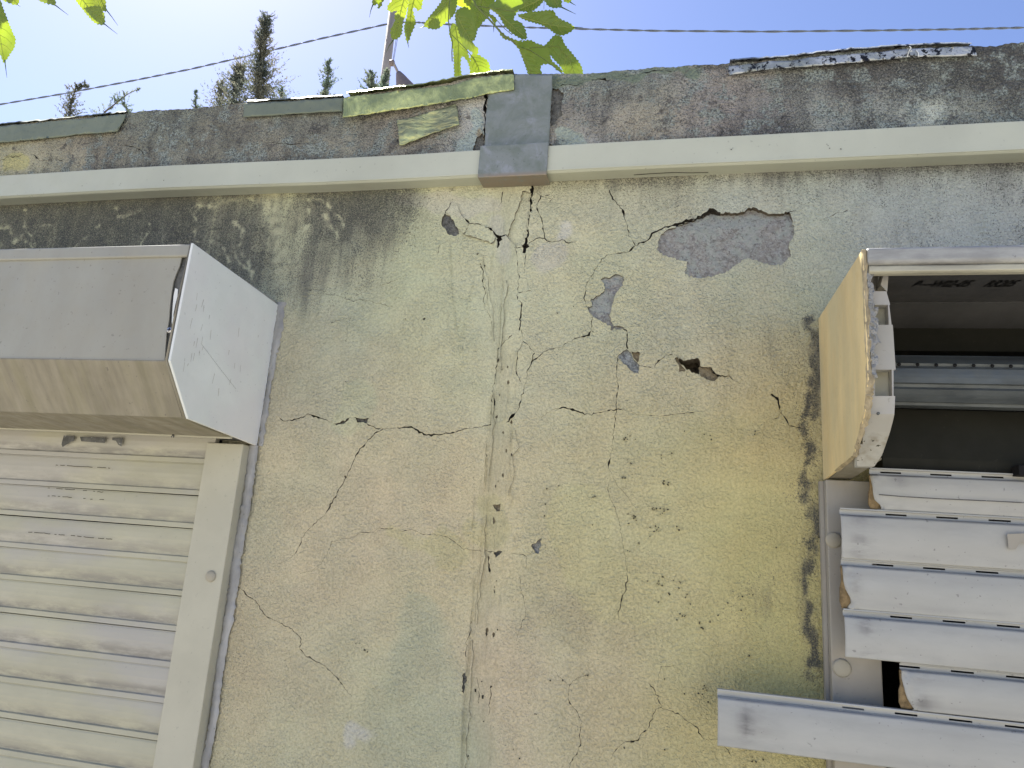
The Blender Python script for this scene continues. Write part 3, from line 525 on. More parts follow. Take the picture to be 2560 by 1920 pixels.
def seam(pts):      # raised, crumbly edge of the old joint filler: (u, v, width px)
    L = []; Rr = []
    for (u, v, w_) in fract([(a, b, c) for a, b, c in pts], 1.2, False, 16): L.append((u*3.456, v*3.456)); Rr.append(((u+max(1.5, abs(w_)))*3.456, (v+random.uniform(-2, 2))*3.456))
    return L+Rr[::-1]
SP = [
 ('loose_plaster_flake', (0, 0), seam([(1233, 985, 3), (1230, 1060, 7), (1226, 1120, 4), (1222, 1190, 3)]), lambda u, v: -.0024+0*u, None),
 ('loose_plaster_flake', (0, 0), seam([(1214, 1290, 3), (1206, 1380, 7), (1196, 1460, 5), (1190, 1560, 3)]), lambda u, v: -.0026+0*u, None),
 ('loose_plaster_flake', (0, 0), seam([(1180, 1600, 3), (1176, 1700, 6), (1170, 1790, 4), (1163, 1900, 4), (1160, 1950, 4)]), lambda u, v: -.0026+0*u, None),
 ('loose_plaster_flake', (0, 0), seam([(1284, 1075, 3), (1279, 1120, 8), (1274, 1190, 10), (1268, 1240, 4)]), lambda u, v: -.0020+0*u, None),
 ('loose_plaster_flake', (0, 0), seam([(1262, 700, 3), (1256, 770, 6), (1250, 860, 4), (1248, 930, 3)]), lambda u, v: -.0022+0*u, None),
 ('loose_plaster_flake', (0, 0), seam([(1206, 640, 2), (1212, 700, 5), (1226, 790, 5), (1234, 850, 2)]), lambda u, v: -.0016+0*u, None),
 ('loose_plaster_flake', G_, [(1700, 95), (1684, 135), (1645, 186), (1682, 212), (1724, 278), (1754, 326), (1800, 372), (1822, 330), (1838, 296), (1845, 282), (1800, 236), (1772, 196), (1745, 120)], lambda u, v: -.0022+0*u, None),
 ('loose_plaster_flake', G_, [(1848, 290), (1838, 330), (1808, 376), (1880, 398), (1970, 432), (2050, 448), (2070, 400), (2058, 370), (2010, 322), (1950, 300)], lambda u, v: -.0040+0*u, None),
 ('loose_plaster_flake', Cc, [(55, 470), (128, 380), (142, 250), (156, 100), (166, 0), (90, -10), (60, 120), (10, 250), (-40, 380), (10, 450)], lambda u, v: .0035+0*u, None),  # name, tile, points, depth(u,v) fn, material
 ('exposed_concrete', Cc, [(1265, 430), (1290, 368), (1340, 328), (1440, 294), (1560, 250), (1650, 214), (1715, 172), (1795, 190), (1860, 184), (1960, 184), (2080, 135), (2150, 160), (2212, 195), (2300, 190), (2395, 178), (2425, 250), (2436, 330), (2430, 380), (2398, 430), (2390, 480), (2410, 540), (2380, 580), (2320, 632), (2225, 628), (2130, 600), (2060, 575), (2000, 580), (1930, 630), (1870, 685), (1750, 720), (1680, 735), (1600, 745), (1530, 735), (1495, 705), (1510, 650), (1520, 600), (1440, 585), (1340, 555), (1280, 530), (1250, 490)], lambda u, v: .0022+.0120*np.clip((575-(u-1700)*.05-v)/40, 0, 1)*.6, M_CONC),
 ('exposed_concrete', Cc, [(765, 760), (800, 737), (860, 733), (910, 712), (962, 735), (972, 765), (940, 820), (895, 880), (870, 960), (850, 1050), (852, 1120), (880, 1160), (940, 1160), (975, 1178), (900, 1188), (850, 1190), (858, 1160), (800, 1130), (740, 1100), (692, 1060), (665, 1030), (650, 980), (690, 988), (683, 920), (760, 895), (800, 850), (796, 790)], lambda u, v: .0032+0*u, M_CONC),
 ('exposed_concrete', Cc, [(918, 1408), (990, 1360), (1030, 1390), (1045, 1440), (1080, 1472), (1105, 1500), (1095, 1572), (1040, 1550), (960, 1480), (922, 1440)], lambda u, v: .0035+0*u, M_CONC_W),
 ('plaster_chip_hollow', Cc, [(1034, 1380), (1070, 1388), (1102, 1385), (1098, 1440), (1085, 1473), (1048, 1432)], lambda u, v: .005+0*u, M_TAN),
 ('void', Cc, [(1430, 1425), (1480, 1462), (1540, 1452), (1610, 1440), (1627, 1480), (1618, 1580), (1570, 1562), (1510, 1540), (1462, 1495)], lambda u, v: .030+0*u, M_BROWN),
 ('plaster_chip_hollow', Cc, [(1618, 1500), (1660, 1515), (1715, 1512), (1745, 1562), (1798, 1592), (1750, 1635), (1680, 1622), (1622, 1582)], lambda u, v: .007+0*u, M_TAN),
 ('plaster_chip_hollow', Cc, [(1405, 1440), (1428, 1428), (1460, 1496), (1500, 1540), (1440, 1560), (1445, 1520), (1418, 1470)], lambda u, v: .004+0*u, M_TAN),
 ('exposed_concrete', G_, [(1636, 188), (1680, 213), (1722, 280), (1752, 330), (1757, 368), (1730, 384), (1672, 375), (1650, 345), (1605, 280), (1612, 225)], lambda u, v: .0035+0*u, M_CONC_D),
 ('plaster_chip_hollow', G_, [(1765, 335), (1800, 385), (1880, 400), (1970, 440), (2090, 455), (2088, 485), (2010, 500), (1930, 455), (1815, 415)], lambda u, v: .005+0*u, M_TAN),
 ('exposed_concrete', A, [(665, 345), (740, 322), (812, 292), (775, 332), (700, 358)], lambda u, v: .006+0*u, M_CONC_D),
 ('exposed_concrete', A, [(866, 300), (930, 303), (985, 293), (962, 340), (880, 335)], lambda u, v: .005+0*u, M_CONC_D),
 ('plaster_chip_hollow', A, [(2048, 1045), (2115, 1038), (2108, 1080), (2128, 1105), (2080, 1100)], lambda u, v: .004+0*u, M_TAN),
 ('plaster_chip_hollow', D_, [(165, 1400), (262, 1332), (228, 1468), (195, 1455)], lambda u, v: .004+0*u, M_CONC),
 ('plaster_chip_hollow', G_, [(1440, 1100), (1455, 1085), (1465, 1095), (1455, 1108)], lambda u, v: .012+0*u, M_BROWN),
 ('plaster_chip_hollow', A, [(762, 795), (775, 790), (783, 805), (772, 825)], lambda u, v: .006+0*u, M_CONC_D),
 ('plaster_chip_hollow', A, [(2055, 1455), (2100, 1440), (2130, 1445), (2105, 1475), (2070, 1500)], lambda u, v: .004+0*u, M_CONC_D),
 ('plaster_chip_hollow', B, [(1795, 840), (1815, 840), (1812, 920), (1800, 1010), (1778, 1000), (1785, 900)], lambda u, v: .003+0*u, M_CONC_D),
 ('plaster_chip_hollow', B, [(1888, 975), (1905, 975), (1902, 1005), (1888, 1000)], lambda u, v: .005+0*u, M_CONC_D),
 ('plaster_chip_hollow', B, [(1950, 1030), (1968, 1025), (1965, 1060), (1950, 1062)], lambda u, v: .005+0*u, M_CONC_D),
 ('plaster_chip_hollow', B, [(1960, 1252), (1970, 1250), (1972, 1262), (1962, 1264)], lambda u, v: .006+0*u, M_CONC_D),
]
for _k in range(22):      # small random chips scattered along the old joint filler
    _t = random.random(); _j = random.randrange(3, 7); _a, _b = [(1262, 470), (1262, 700), (1258, 900), (1252, 1000), (1245, 1200), (1225, 1400), (1210, 1600), (1195, 1920)][_j-1:_j+1]
    _u = _a[0]+(_b[0]-_a[0])*_t+random.gauss(6, 15); _v = _a[1]+(_b[1]-_a[1])*_t; _r = random.uniform(1.4, 4.2)
    SP.append(('plaster_chip_hollow', (0, 0), [((_u+_r*random.uniform(.5, 1.2)*math.cos(q*1.05))*3.456, (_v+_r*random.uniform(.7, 2.4)*math.sin(q*1.05))*3.456) for q in range(6)], lambda u, v: .003+0*u, M_TAN if random.random() < .8 else M_CONC_D))
SP_P = [
 ('exposed_concrete', (1280, 0), [(335, 760), (400, 762), (442, 800), (436, 860), (428, 930), (430, 1000), (375, 1050), (340, 1090)], lambda u, v: .004+0*u, M_CONC_D),
 ('exposed_concrete', (640, 0), [(1900, 1200), (1960, 1150), (1965, 1270), (1900, 1330), (1870, 1290)], lambda u, v: .004+0*u, M_CONC_D),
 ('exposed_concrete', (1280, 0), [(325, 1240), (365, 1260), (368, 1295), (330, 1310)], lambda u, v: .006+0*u, M_CONC_D),
]

def ccw(pts, f):
    a = sum(pts[f[i-1]][0]*pts[f[i]][1]-pts[f[i]][0]*pts[f[i-1]][1] for i in range(len(f)))
    return f if a > 0 else f[::-1]
def cdt(pts, faces, eps=1e-6):   # the triangulator wants counter-clockwise input faces
    return delaunay_2d_cdt([Vector((float(p[0]), float(p[1]))) for p in pts], [], [ccw(pts, f) for f in faces], 0, eps, True)
def plaster_sheet(name, x0, x1, z0, z1, view, step, cracks, spalls, holes, attrf, parent, hfun, topfun=None, y0=0.0, mat=None):
    mat = mat or MP
    pts = []; cols = 0
    # fine grid inside the framed area, coarse outside
    xs = list(np.arange(view[0], view[1], step)); zs = list(np.arange(view[2], view[3], step))
    for x in xs:
        for z in zs: pts.append((x+random.uniform(-.3, .3)*step, z+random.uniform(-.3, .3)*step))
    c = .03
    for x in np.arange(x0, x1+1e-6, (x1-x0)/math.ceil((x1-x0)/c)):
        for z in np.arange(z0, z1+1e-6, (z1-z0)/math.ceil((z1-z0)/c)):
            if not (view[0]-.01 < x < view[1]+.01 and view[2]-.01 < z < view[3]+.01): pts.append((x, z))
    faces = []; kinds = []
    for h in holes:
        m = len(pts); pts += h; faces.append(list(range(m, m+len(h)))); kinds.append(('hole', 0))
    for si, s in enumerate(spalls):
        px = fract(Z4(*s[1], s[2]), 1.5 if s[1] != (0, 0) else .3, True, 4.5)
        P = [WY(u, v, y0) for u, v in px]; m = len(pts); pts += [(p[0], p[2]) for p in P]; faces.append(list(range(m, m+len(P)))); kinds.append(('spall', si))
    for c_ in cracks:
        px = fract(c_, 1.3, False, 5.5)
        P = [WY(q[0], q[1], y0) for q in px]; Wd = [q[2]*.00056*(.40 if q[2] < 1.2 else .60) for q in px]
        Wd = [max(w_, .00015) for w_ in Wd]
        L = []; R = []
        for i, p in enumerate(P):
            a = P[max(i-1, 0)]; b = P[min(i+1, len(P)-1)]
            t = np.array([b[0]-a[0], b[2]-a[2]]); t = t/(np.linalg.norm(t)+1e-9); nn = np.array([-t[1], t[0]])
            q = np.array([p[0], p[2]]); L.append(tuple(q+nn*Wd[i])); R.append(tuple(q-nn*Wd[i]))
        m = len(pts); n = len(P); pts += L+R
        for i in range(n-1): faces.append([m+i, m+i+1, m+n+i+1, m+n+i]); kinds.append(('crack', 0))
    for rp in RIDGES:
        px = fract(rp[0], .4, False, 3)
        for u, v in [q[:2] for q in px]:
            p = WY(u, v, y0)
            if view[0] < p[0] < view[1] and view[2] < p[2] < view[3]:
                pts += [(p[0], p[2]), (p[0]-rp[2], p[2]), (p[0]+rp[2], p[2])]
    r = cdt(pts, faces)
    Vv2 = np.array([(v[0], v[1]) for v in r[0]]); Fc = r[2]; of = r[5]
    P = np.stack([Vv2[:, 0], np.zeros(len(Vv2)), Vv2[:, 1]], 1)
    Pp = P.copy(); Pp[:, 1] = y0
    U, Vp = to_px(Pp)
    inview = (U > -500) & (U < 3100)
    U = np.clip(U, -300, 2900)
    tone, mould, stuc = attrf(P, U, Vp)
    h = hfun(P, U, Vp)
    ring = {q: np.array([pts[i] for i in faces[q]], float) for q in range(len(faces))}
    bb = {q: (r_[:, 0].min()-1e-4, r_[:, 0].max()+1e-4, r_[:, 1].min()-1e-4, r_[:, 1].max()+1e-4) for q, r_ in ring.items()}
    def really(q, cx, cz):
        b = bb[q]
        if not (b[0] < cx < b[1] and b[2] < cz < b[3]): return False
        if kinds[q][0] == 'crack': return True
        a = ring[q]; x0_, y0_ = a[:, 0], a[:, 1]; x1_, y1_ = np.roll(x0_, -1), np.roll(y0_, -1)
        m_ = (y0_ > cz) != (y1_ > cz)
        return bool(np.sum(m_ & (cx < (x1_-x0_)*(cz-y0_)/(y1_-y0_+1e-15)+x0_)) % 2)
    cls = []
    for f, o in zip(Fc, of):
        if o:
            cx = (Vv2[f[0], 0]+Vv2[f[1], 0]+Vv2[f[2], 0])/3; cz = (Vv2[f[0], 1]+Vv2[f[1], 1]+Vv2[f[2], 1])/3
            o = [q for q in o if really(q, cx, cz)]
        k = 0
        for q in o:
            kd = kinds[q]
            if kd[0] == 'hole': k = -1; break
            if kd[0] == 'spall': k = max(k, 10+kd[1])
            elif k < 10: k = 1
        cls.append(k)
    # depth per class
    def depth(k, i):
        if k == 0: return 0.0
        if k == 1: return .011
        return float(spalls[k-10][3](U[i], Vp[i]))+(.0014*abs(math.sin(P[i, 0]*900+P[i, 2]*700))*math.sin(P[i, 0]*310+1)*math.cos(P[i, 2]*260) if spalls[k-10][4] is not None else 0)
    groups = {}
    def gi(k):
        if k not in groups: groups[k] = ({}, [], [])
        return groups[k]
    def vert(k, i):
        d, vs, fs = gi(k)
        if i not in d: d[i] = len(vs); vs.append((i, depth(k, i)))
        return d[i]
    edge = {}
    for f, k in zip(Fc, cls):
        if k < 0: continue
        gi(k)[2].append([vert(k, i) for i in f])
        for a, b in zip(f, f[1:]+f[:1]): edge.setdefault((min(a, b), max(a, b)), []).append((k, a, b))
    # side walls between classes
    wv = []; wf = []; wm = []
    for e, l in edge.items():
        if len(l) == 2 and l[0][0] != l[1][0]:
            (k1, a, b), (k2, _, _) = l
            m = len(wv)
            wv += [(a, depth(k1, a)), (b, depth(k1, b)), (b, depth(k2, b)), (a, depth(k2, a))]
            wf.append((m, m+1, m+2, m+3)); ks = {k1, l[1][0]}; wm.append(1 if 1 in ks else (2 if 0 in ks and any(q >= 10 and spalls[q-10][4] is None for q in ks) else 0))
    lin = s2l(tone)*1.0
    def xyz(i, d): return (P[i, 0], y0-h[i]+d, P[i, 2])
    res = []
    for k, (d, vs, fs) in groups.items():
        idx = [i for i, _ in vs]
        V3 = [xyz(i, dd) for i, dd in vs]
        if k == 0 or (k >= 10 and spalls[k-10][4] is None):
            o = mesh_obj(name if k == 0 else spalls[k-10][0], V3, [f[::-1] for f in fs], mat, smooth=True, attrs={'tone': lin[idx]*ALB, 'mould': mould[idx], 'stucco': stuc[idx]})
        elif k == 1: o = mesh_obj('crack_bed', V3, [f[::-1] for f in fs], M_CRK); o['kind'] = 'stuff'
        else: o = mesh_obj(spalls[k-10][0], V3, [f[::-1] for f in fs], spalls[k-10][4])
        child(o, parent); res.append(o)
    if wv:
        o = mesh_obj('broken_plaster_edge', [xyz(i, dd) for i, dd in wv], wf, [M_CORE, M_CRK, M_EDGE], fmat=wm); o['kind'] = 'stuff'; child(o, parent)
    return res
ALB = 1.35

wall = thing('rendered_wall', 'cracked cream plaster wall with mould stains between the two roller shutters', 'wall', (-.22, 0, -1.65))
ZT = .565
XL0, XL1 = -2.8, -.665      # left window opening
XR0, XR1 = .262, 1.55
CW = [c for c in CR[:PC_N0]]; CP = CR[PC_N0:]
holesW = [[(XL0+.1, -1.5), (XL1-.03, -1.5), (XL1-.03, .30), (XL0+.1, .30)], [(XR0, -1.5), (XR1, -1.5), (XR1, .30), (XR0, .30)]]
plaster_sheet('plaster_face', -3.0, 1.8, -1.62, .60, (-1.30, .52, -.40, .598), .0026, CW, SP, holesW, wall_attrs, wall, height)
def hpar(P, U, Vv):
    X, Zz = P[:, 0], P[:, 2]
    return .0016*vnoise(X, Zz, 6)+.0006*vnoise(Zz+3, X, 25)
# parapet outline: top edge from the photo
TOP = [(-60, 322), (0, 317), (116, 307), (275, 290), (317, 287), (400, 279), (500, 273), (610, 261), (700, 256), (860, 246), (960, 234), (1070, 221), (1180, 199), (1280, 188), (1370, 188), (1450, 190), (1560, 180), (1650, 174), (1740, 167), (1860, 158), (1950, 152), (2060, 139), (2200, 128), (2300, 121), (2440, 120), (2480, 120), (2530, 113), (2620, 104)]
TOPW = [(WY(u, v)[0], WY(u, v)[2]) for u, v in TOP]
def ztop(x):
    return float(np.interp(x, [t[0] for t in TOPW], [t[1] for t in TOPW]))
tp = []
for x in np.arange(-3.0, 1.8001, .004):
    tp.append((float(x), ztop(x)+random.gauss(0, .0007)+.0012*math.sin(x*70)*math.sin(x*31)))
holesP = [tp+[(1.81, .95), (-3.01, .95)]]
plaster_sheet('parapet_band', -3.0, 1.8, .598, .90, (-1.40, .58, .6, .79), .0026, CP, SP_P, holesP, parapet_attrs, wall, hpar, y0=-.004, mat=MPP)
# solid body behind the skin, with the two window openings and dark rooms
def bodybox(nm, a, b, m=M_CORE): box(nm, a, b, m, wall)
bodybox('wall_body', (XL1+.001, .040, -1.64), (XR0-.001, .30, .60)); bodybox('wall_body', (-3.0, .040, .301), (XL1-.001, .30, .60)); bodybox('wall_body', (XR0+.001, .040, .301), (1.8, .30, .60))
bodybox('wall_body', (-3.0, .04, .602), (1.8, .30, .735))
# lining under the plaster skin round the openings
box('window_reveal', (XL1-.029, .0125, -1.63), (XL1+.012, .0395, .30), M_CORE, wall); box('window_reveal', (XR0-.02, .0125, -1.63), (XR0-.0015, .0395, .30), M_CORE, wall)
# roof top following the parapet edge
V = []; Fc = []
for i, (x, z) in enumerate(tp):
    V += [(x, -.004, z-.0005), (x, .02, z-.002), (x, .30, .745), (x, 6.0, .75)]
    if i:
        for k in range(3): Fc.append((4*i-4+k, 4*i+k, 4*i+k+1, 4*i-3+k))
child(mesh_obj('roof_top', V, Fc, M_ROOF), wall)
# room enclosure (unlit inside)
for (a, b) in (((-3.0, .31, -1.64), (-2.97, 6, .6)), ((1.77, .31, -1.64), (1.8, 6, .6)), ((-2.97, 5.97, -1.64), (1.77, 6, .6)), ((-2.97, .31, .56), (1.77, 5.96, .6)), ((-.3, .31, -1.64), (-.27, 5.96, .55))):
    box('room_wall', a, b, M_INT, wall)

# small mould dots on the plaster
V = []; Fc = []
DOTS = Z4(*D_, [(1000, 440), (1020, 450), (980, 465), (998, 478), (1065, 478), (970, 480), (1000, 655), (1030, 688), (1022, 682), (1290, 615), (1380, 598), (1290, 643), (1218, 797), (1312, 838), (1302, 855), (1312, 865), (1345, 868), (1350, 852), (960, 800), (952, 812), (968, 815), (980, 812), (1212, 1078), (1218, 1088), (1248, 1078), (1280, 1076), (1312, 1083), (1346, 1083), (1315, 1100), (1300, 1118), (1282, 1124),
 (1002, 1124), (1038, 1142), (1052, 1140), (1066, 1146), (1048, 1160), (1060, 1158), (1072, 1178), (1240, 1228), (1198, 1243), (1265, 1240), (1248, 1262), (1228, 1275), (1268, 1274), (1255, 1255), (1190, 1320), (1097, 1374), (998, 1440), (1018, 1448), (698, 978), (716, 972), (1010, 1205), (1422, 1232), (1442, 1262), (300, 905), (405, 880), (290, 1038), (1490, 408), (1660, 436), (1712, 446), (1722, 480), (2100, 410), (2095, 435), (283, 1140), (697, 1218), (500, 975)]) + \
 Z4(*E_, [(1172, 45), (1300, 5), (1268, 45), (1255, 65), (1270, 70), (1296, 82), (1396, 38), (1455, 58), (1443, 105), (1355, 148), (1362, 160), (1510, 160), (1497, 185), (1288, 188), (1265, 228), (1540, 242), (1452, 328), (1470, 345), (1498, 340), (1490, 350), (1425, 378), (1620, 400), (1712, 398), (1640, 445), (1650, 455), (1862, 232), (1780, 342), (1980, 295), (2080, 163), (1990, 178), (2050, 688), (1315, 890), (1488, 1018), (1660, 950), (1668, 965), (1650, 975), (1682, 985), (1646, 1022), (1612, 1015), (1695, 1088), (1320, 1500), (1030, 1428), (968, 1482), (438, 897), (332, 903), (2075, 1562), (2075, 1602), (2105, 1606), (2170, 1586), (200, 1192), (12, 1497), (66, 1576), (655, 858)]) + \
 Z4(*G_, [(1912, 540), (1940, 628), (1978, 640), (780, 1642), (1295, 1100)]) + Z4(*B, [(2078, 42), (2088, 465), (1952, 910), (965, 655), (940, 640), (865, 582), (1835, 1552)]) + Z4(*Cc, [(390, 1045), (530, 990), (700, 1210), (1845, 1345)]) + Z4(*F_, [(440, 1325), (458, 1140), (468, 1410), (70, 1415), (460, 1055)])
for (u, v) in DOTS:
    for q in range(random.choice((1, 1, 2, 3))):
        p = WY(u+random.gauss(0, 1.5)*(q > 0), v+random.gauss(0, 1.5)*(q > 0)); rr = random.uniform(.0006, .0013)/(1+.6*(q > 0)); m = len(V); n = 7
        V.append((p[0], -.0052, p[2]))
        for k in range(n):
            a = 6.283*k/n; V.append((p[0]+rr*math.cos(a)*random.uniform(.6, 1.2), -.0005, p[2]+rr*math.sin(a)*random.uniform(.7, 1.2)))
        for k in range(n): Fc.append((m, m+1+k, m+1+(k+1) % n))
o = child(mesh_obj('mould_spots', V, Fc, M_DOT), wall); o['kind'] = 'stuff'

# ------------------------------------------------------------------ flashing strips on the parapet
def sheet(px, Y, mat, name, label, cat='flashing', thick=.0016, wr=.0012, wsc=30, step=.005, group=None, over=False):
    px = fract(px, .5, True, 9)
    P = [WY(u, v, Y) for u, v in px]; poly = [(p[0], p[2]) for p in P]
    X0, X1 = min(p[0] for p in poly), max(p[0] for p in poly); Z0, Z1 = min(p[1] for p in poly), max(p[1] for p in poly)
    pts = list(poly)
    for x in np.arange(X0, X1, step):
        for z in np.arange(Z0, Z1, step): pts.append((x+random.uniform(-.3, .3)*step, z+random.uniform(-.3, .3)*step))
    r = cdt(pts, [list(range(len(poly)))])
    keep = [f for f, o in zip(r[2], r[5]) if o]
    V2 = np.array([(v[0], v[1]) for v in r[0]])
    hh = wr*(vnoise(V2[:, 0], V2[:, 1]*1.5, wsc)*.6+np.abs(vnoise(V2[:, 1]*2+1, V2[:, 0], wsc*1.3))*.8)
    used = sorted({i for f in keep for i in f}); mp = {i: k for k, i in enumerate(used)}
    V = [(V2[i, 0], Y-abs(hh[i]), V2[i, 1]) for i in used]
    o = mesh_obj(name, V, [[mp[i] for i in f][::-1] for f in keep], mat, smooth=True)
    m = o.modifiers.new('thickness', 'SOLIDIFY'); m.thickness = thick; m.offset = -1
    if over:   # folded over the roof edge
        zs = sorted([(p[0], p[1]) for p in poly]); xs_ = np.arange(X0+.003, X1-.003, .006)
        Vb = []; Fb = []
        for i, x in enumerate(xs_):
            z = ztop(x)+.0022+random.gauss(0, .0006)
            Vb += [(x, Y-.0015, z-.004), (x, Y+.001, z), (x, .03, z+random.gauss(0, .0012)), (x, .07, z-.004)]
            if i:
                for k in range(3): Fb.append((4*i-4+k, 4*i-3+k, 4*i+k+1, 4*i+k))
        top = mesh_obj('fold', Vb, Fb, mat, smooth=True)
        root = thing(name, label, cat, (float((X0+X1)/2), Y, float(Z0)), group)
        o.name = 'strip_face'; child(o, root); child(top, root); return root
    tag(o, label, cat, group); return o
T0 = (0, 0); T1 = (640, 0); T2 = (1280, 0); T3 = (1920, 0)
sheet(Z4(*T0, [(-300, 1128), (0, 1100), (100, 1085), (400, 1060), (700, 1032), (950, 1003), (1095, 990), (1075, 1040), (1050, 1090), (1020, 1138), (960, 1146), (700, 1165), (500, 1190), (250, 1215), (0, 1236), (-300, 1265)]), -.009, M_FL_GREY, 'flashing_strip', 'dull grey flashing strip with a slanted end on the parapet at the far left', over=True, group='flashing strips on the parapet edge')
sheet(Z4(*T1, [(-95, 902), (0, 895), (200, 884), (500, 868), (760, 850), (755, 900), (750, 968), (560, 975), (300, 992), (0, 1010), (-108, 1015)]), -.009, M_FL_GREY, 'flashing_strip', 'short dull grey flashing strip just left of the long foil one', over=True, group='flashing strips on the parapet edge')
sheet(Z4(*T1, [(765, 850), (900, 832), (1100, 812), (1280, 787), (1480, 765), (1700, 740), (1780, 715), (1860, 692), (2000, 668), (2100, 657), (2212, 648), (2228, 652), (2232, 780), (2180, 792), (2100, 800), (1900, 842), (1700, 880), (1500, 915), (1250, 950), (1000, 990), (760, 1017), (752, 1020), (758, 930)]), -.014, M_FL_REFL, 'flashing_strip', 'long crinkled foil strip with painted green gold foliage reflections folded over the parapet edge', over=True, group='flashing strips on the parapet edge', wr=.002, step=.004)
sheet(Z4(*T1, [(1220, 1050), (1350, 1020), (1480, 985), (1620, 945), (1728, 905), (1745, 950), (1752, 1020), (1760, 1085), (1650, 1118), (1550, 1150), (1440, 1195), (1340, 1230), (1245, 1265), (1235, 1150)]), -.0085, M_FL_REFL2, 'foil_patch', 'small tilted crinkled foil patch with painted foliage reflections stuck below the long strip', 'foil patch', wr=.003, wsc=24, step=.003)
sheet(Z4(*T3, [(-340, 577), (-120, 556), (0, 537), (120, 532), (200, 533), (350, 503), (500, 490), (800, 470), (980, 455), (1100, 436), (1280, 425), (1500, 418), (1700, 410), (1780, 415), (1802, 487), (1600, 490), (1400, 495), (1200, 500), (1000, 522), (750, 545), (500, 566), (250, 588), (0, 606), (-150, 622), (-330, 655), (-345, 620)]), -.010, M_FL_SILV, 'flashing_strip', 'silver flashing strip spotted with black tar on the right part of the parapet', over=True, group='flashing strips on the parapet edge', wr=.0007, step=.004)
# central flashing that bridges the joint and wraps the trunking
cf = thing('metal_flashing', 'dusty grey metal cover over the joint, folded around the cable trunking', 'flashing', (-.3, -.01, .6))
pxc = Z4(*T1, [(2012, 790), (2215, 770), (2232, 650), (2330, 645), (2562, 650), (2556, 800), (2545, 1000), (2535, 1200), (2525, 1346), (2250, 1350), (1970, 1362), (1980, 1200), (1990, 1000), (2005, 860)])
o = sheet(pxc, -.012, M_FL_GREY2, 'face_plate', '', thick=.0015, wr=.0006, wsc=12)
for k in ('label', 'category'): del o[k]
child(o, cf)
xa = WY(1196, 420, -.036)[0]; xb = WY(1368, 415, -.036)[0]
zt = .6165; zb = .5590
extrude_x('wrap', [(-.006, zt), (-.0370, zt-.001), (-.0372, zb), (-.0002, zb+.002), (-.0002, zb+.006), (-.034, zb+.003), (-.034, zt-.004), (-.006, zt-.003)], [xa+.0*0, xb], M_FL_GREY2, cf)
bevel(cf.children[-1], .0015)
# white silicone thread on the silver strip
p0 = WY(2270, 140, -.02)
t = thing('string_knot', 'tiny white string knot on the silver strip at the right', 'string', tuple(float(a) for a in p0))
for pts in ([(2268, 143), (2272, 128), (2278, 120), (2274, 116)], [(2276, 124), (2268, 122), (2272, 130), (2280, 127)], [(2290, 124), (2296, 132), (2297, 142)]):
    tube('strand', [WY(u, v, -.0125-.001*i) for i, (u, v) in enumerate(pts)], .0007, M_CAP, t, 5)

# ------------------------------------------------------------------ cable trunking
def trunk(x0, x1, label):
    t = thing('cable_trunking', label, 'trunking', (float((x0+x1)/2), 0, .565), group='cable trunking along the wall')
    z0, z1, d = .5655, .6125, .031
    xs = list(np.linspace(x0, x1, 20))
    pr = [(-.0005, z1), (-d+.002, z1), (-d+.0003, z1-.0008), (-d, z1-.003), (-d-.0006, z0+.006), (-d+.0002, z0+.0015), (-d+.003, z0), (-.004, z0+.0015), (-.0005, z0+.0015)]
    extrude_x('duct_body', pr, xs, M_TRUNK, t, smooth=False, shift=lambda i, x: (0, .0012*math.sin(x*9), .0012*math.sin(x*6+1)))
    extrude_x('lid_lip', [(-d-.0004, z0+.0055), (-d-.0018, z0+.005), (-d-.0018, z0+.0025), (-d-.0002, z0+.002)], xs, M_TRUNK, t, shift=lambda i, x: (0, .0012*math.sin(x*9), .0012*math.sin(x*6+1)))
    return t
tl = trunk(-3.0, WY(1205, 420, -.031)[0], 'pale cable trunking left of the metal cover with a thin lip')
tr_ = trunk(WY(1362, 415, -.031)[0], 1.8, 'pale cable trunking right of the metal cover with a cracked underside')
# hairline split under the right trunking
pp = [WY(*q, -.02) for q in Z4(*T2, [(1050, 1512), (1250, 1500), (1400, 1490), (1470, 1468), (1560, 1470), (1700, 1478)])]
tube('split', [(p[0], -.012-.002*math.sin(i), .5664) for i, p in enumerate(pp)], .0005, M_BLK, tr_, 4)
for q in [(1828, 374), (1832, 371), (2067, 361), (2070, 364), (2074, 371), (2102, 373), (206, 465), (300, 463), (302, 459), (410, 451), (793, 428), (867, 426), (650, 440)]:
    p = WY(*q, -.0325); rr = random.uniform(.0006, .0012)
    o = mesh_obj('dirt_speck', [(p[0]+rr*math.cos(a), -.0334+.0006*(k % 2), p[2]+rr*.8*math.sin(a)) for k, a in enumerate(np.linspace(0, 5.5, 7))], [tuple(range(6, -1, -1))], M_DOT)
    child(o, tl if q[0] < 1280 else tr_)

# ------------------------------------------------------------------ left roller shutter
ls = thing('roller_shutter', 'intact closed beige roller shutter with its box on the left', 'roller shutter', (-1.1, -.02, -1.65), group='roller shutters')
XC = -.631
pf = [(-.2215, .366), (-.2245, .2045), (-.1735, .140), (-.0680, .1300)]
# inner core (bare primer, shows where the paint cover has pulled away from the cap)
extrude_x('box_core', [(-.2185, .362), (-.2205, .206), (-.1715, .1430), (-.068, .1330), (-.004, .1330), (-.004, .362)], [-2.9, XC-.004], M_PEEL, ls)
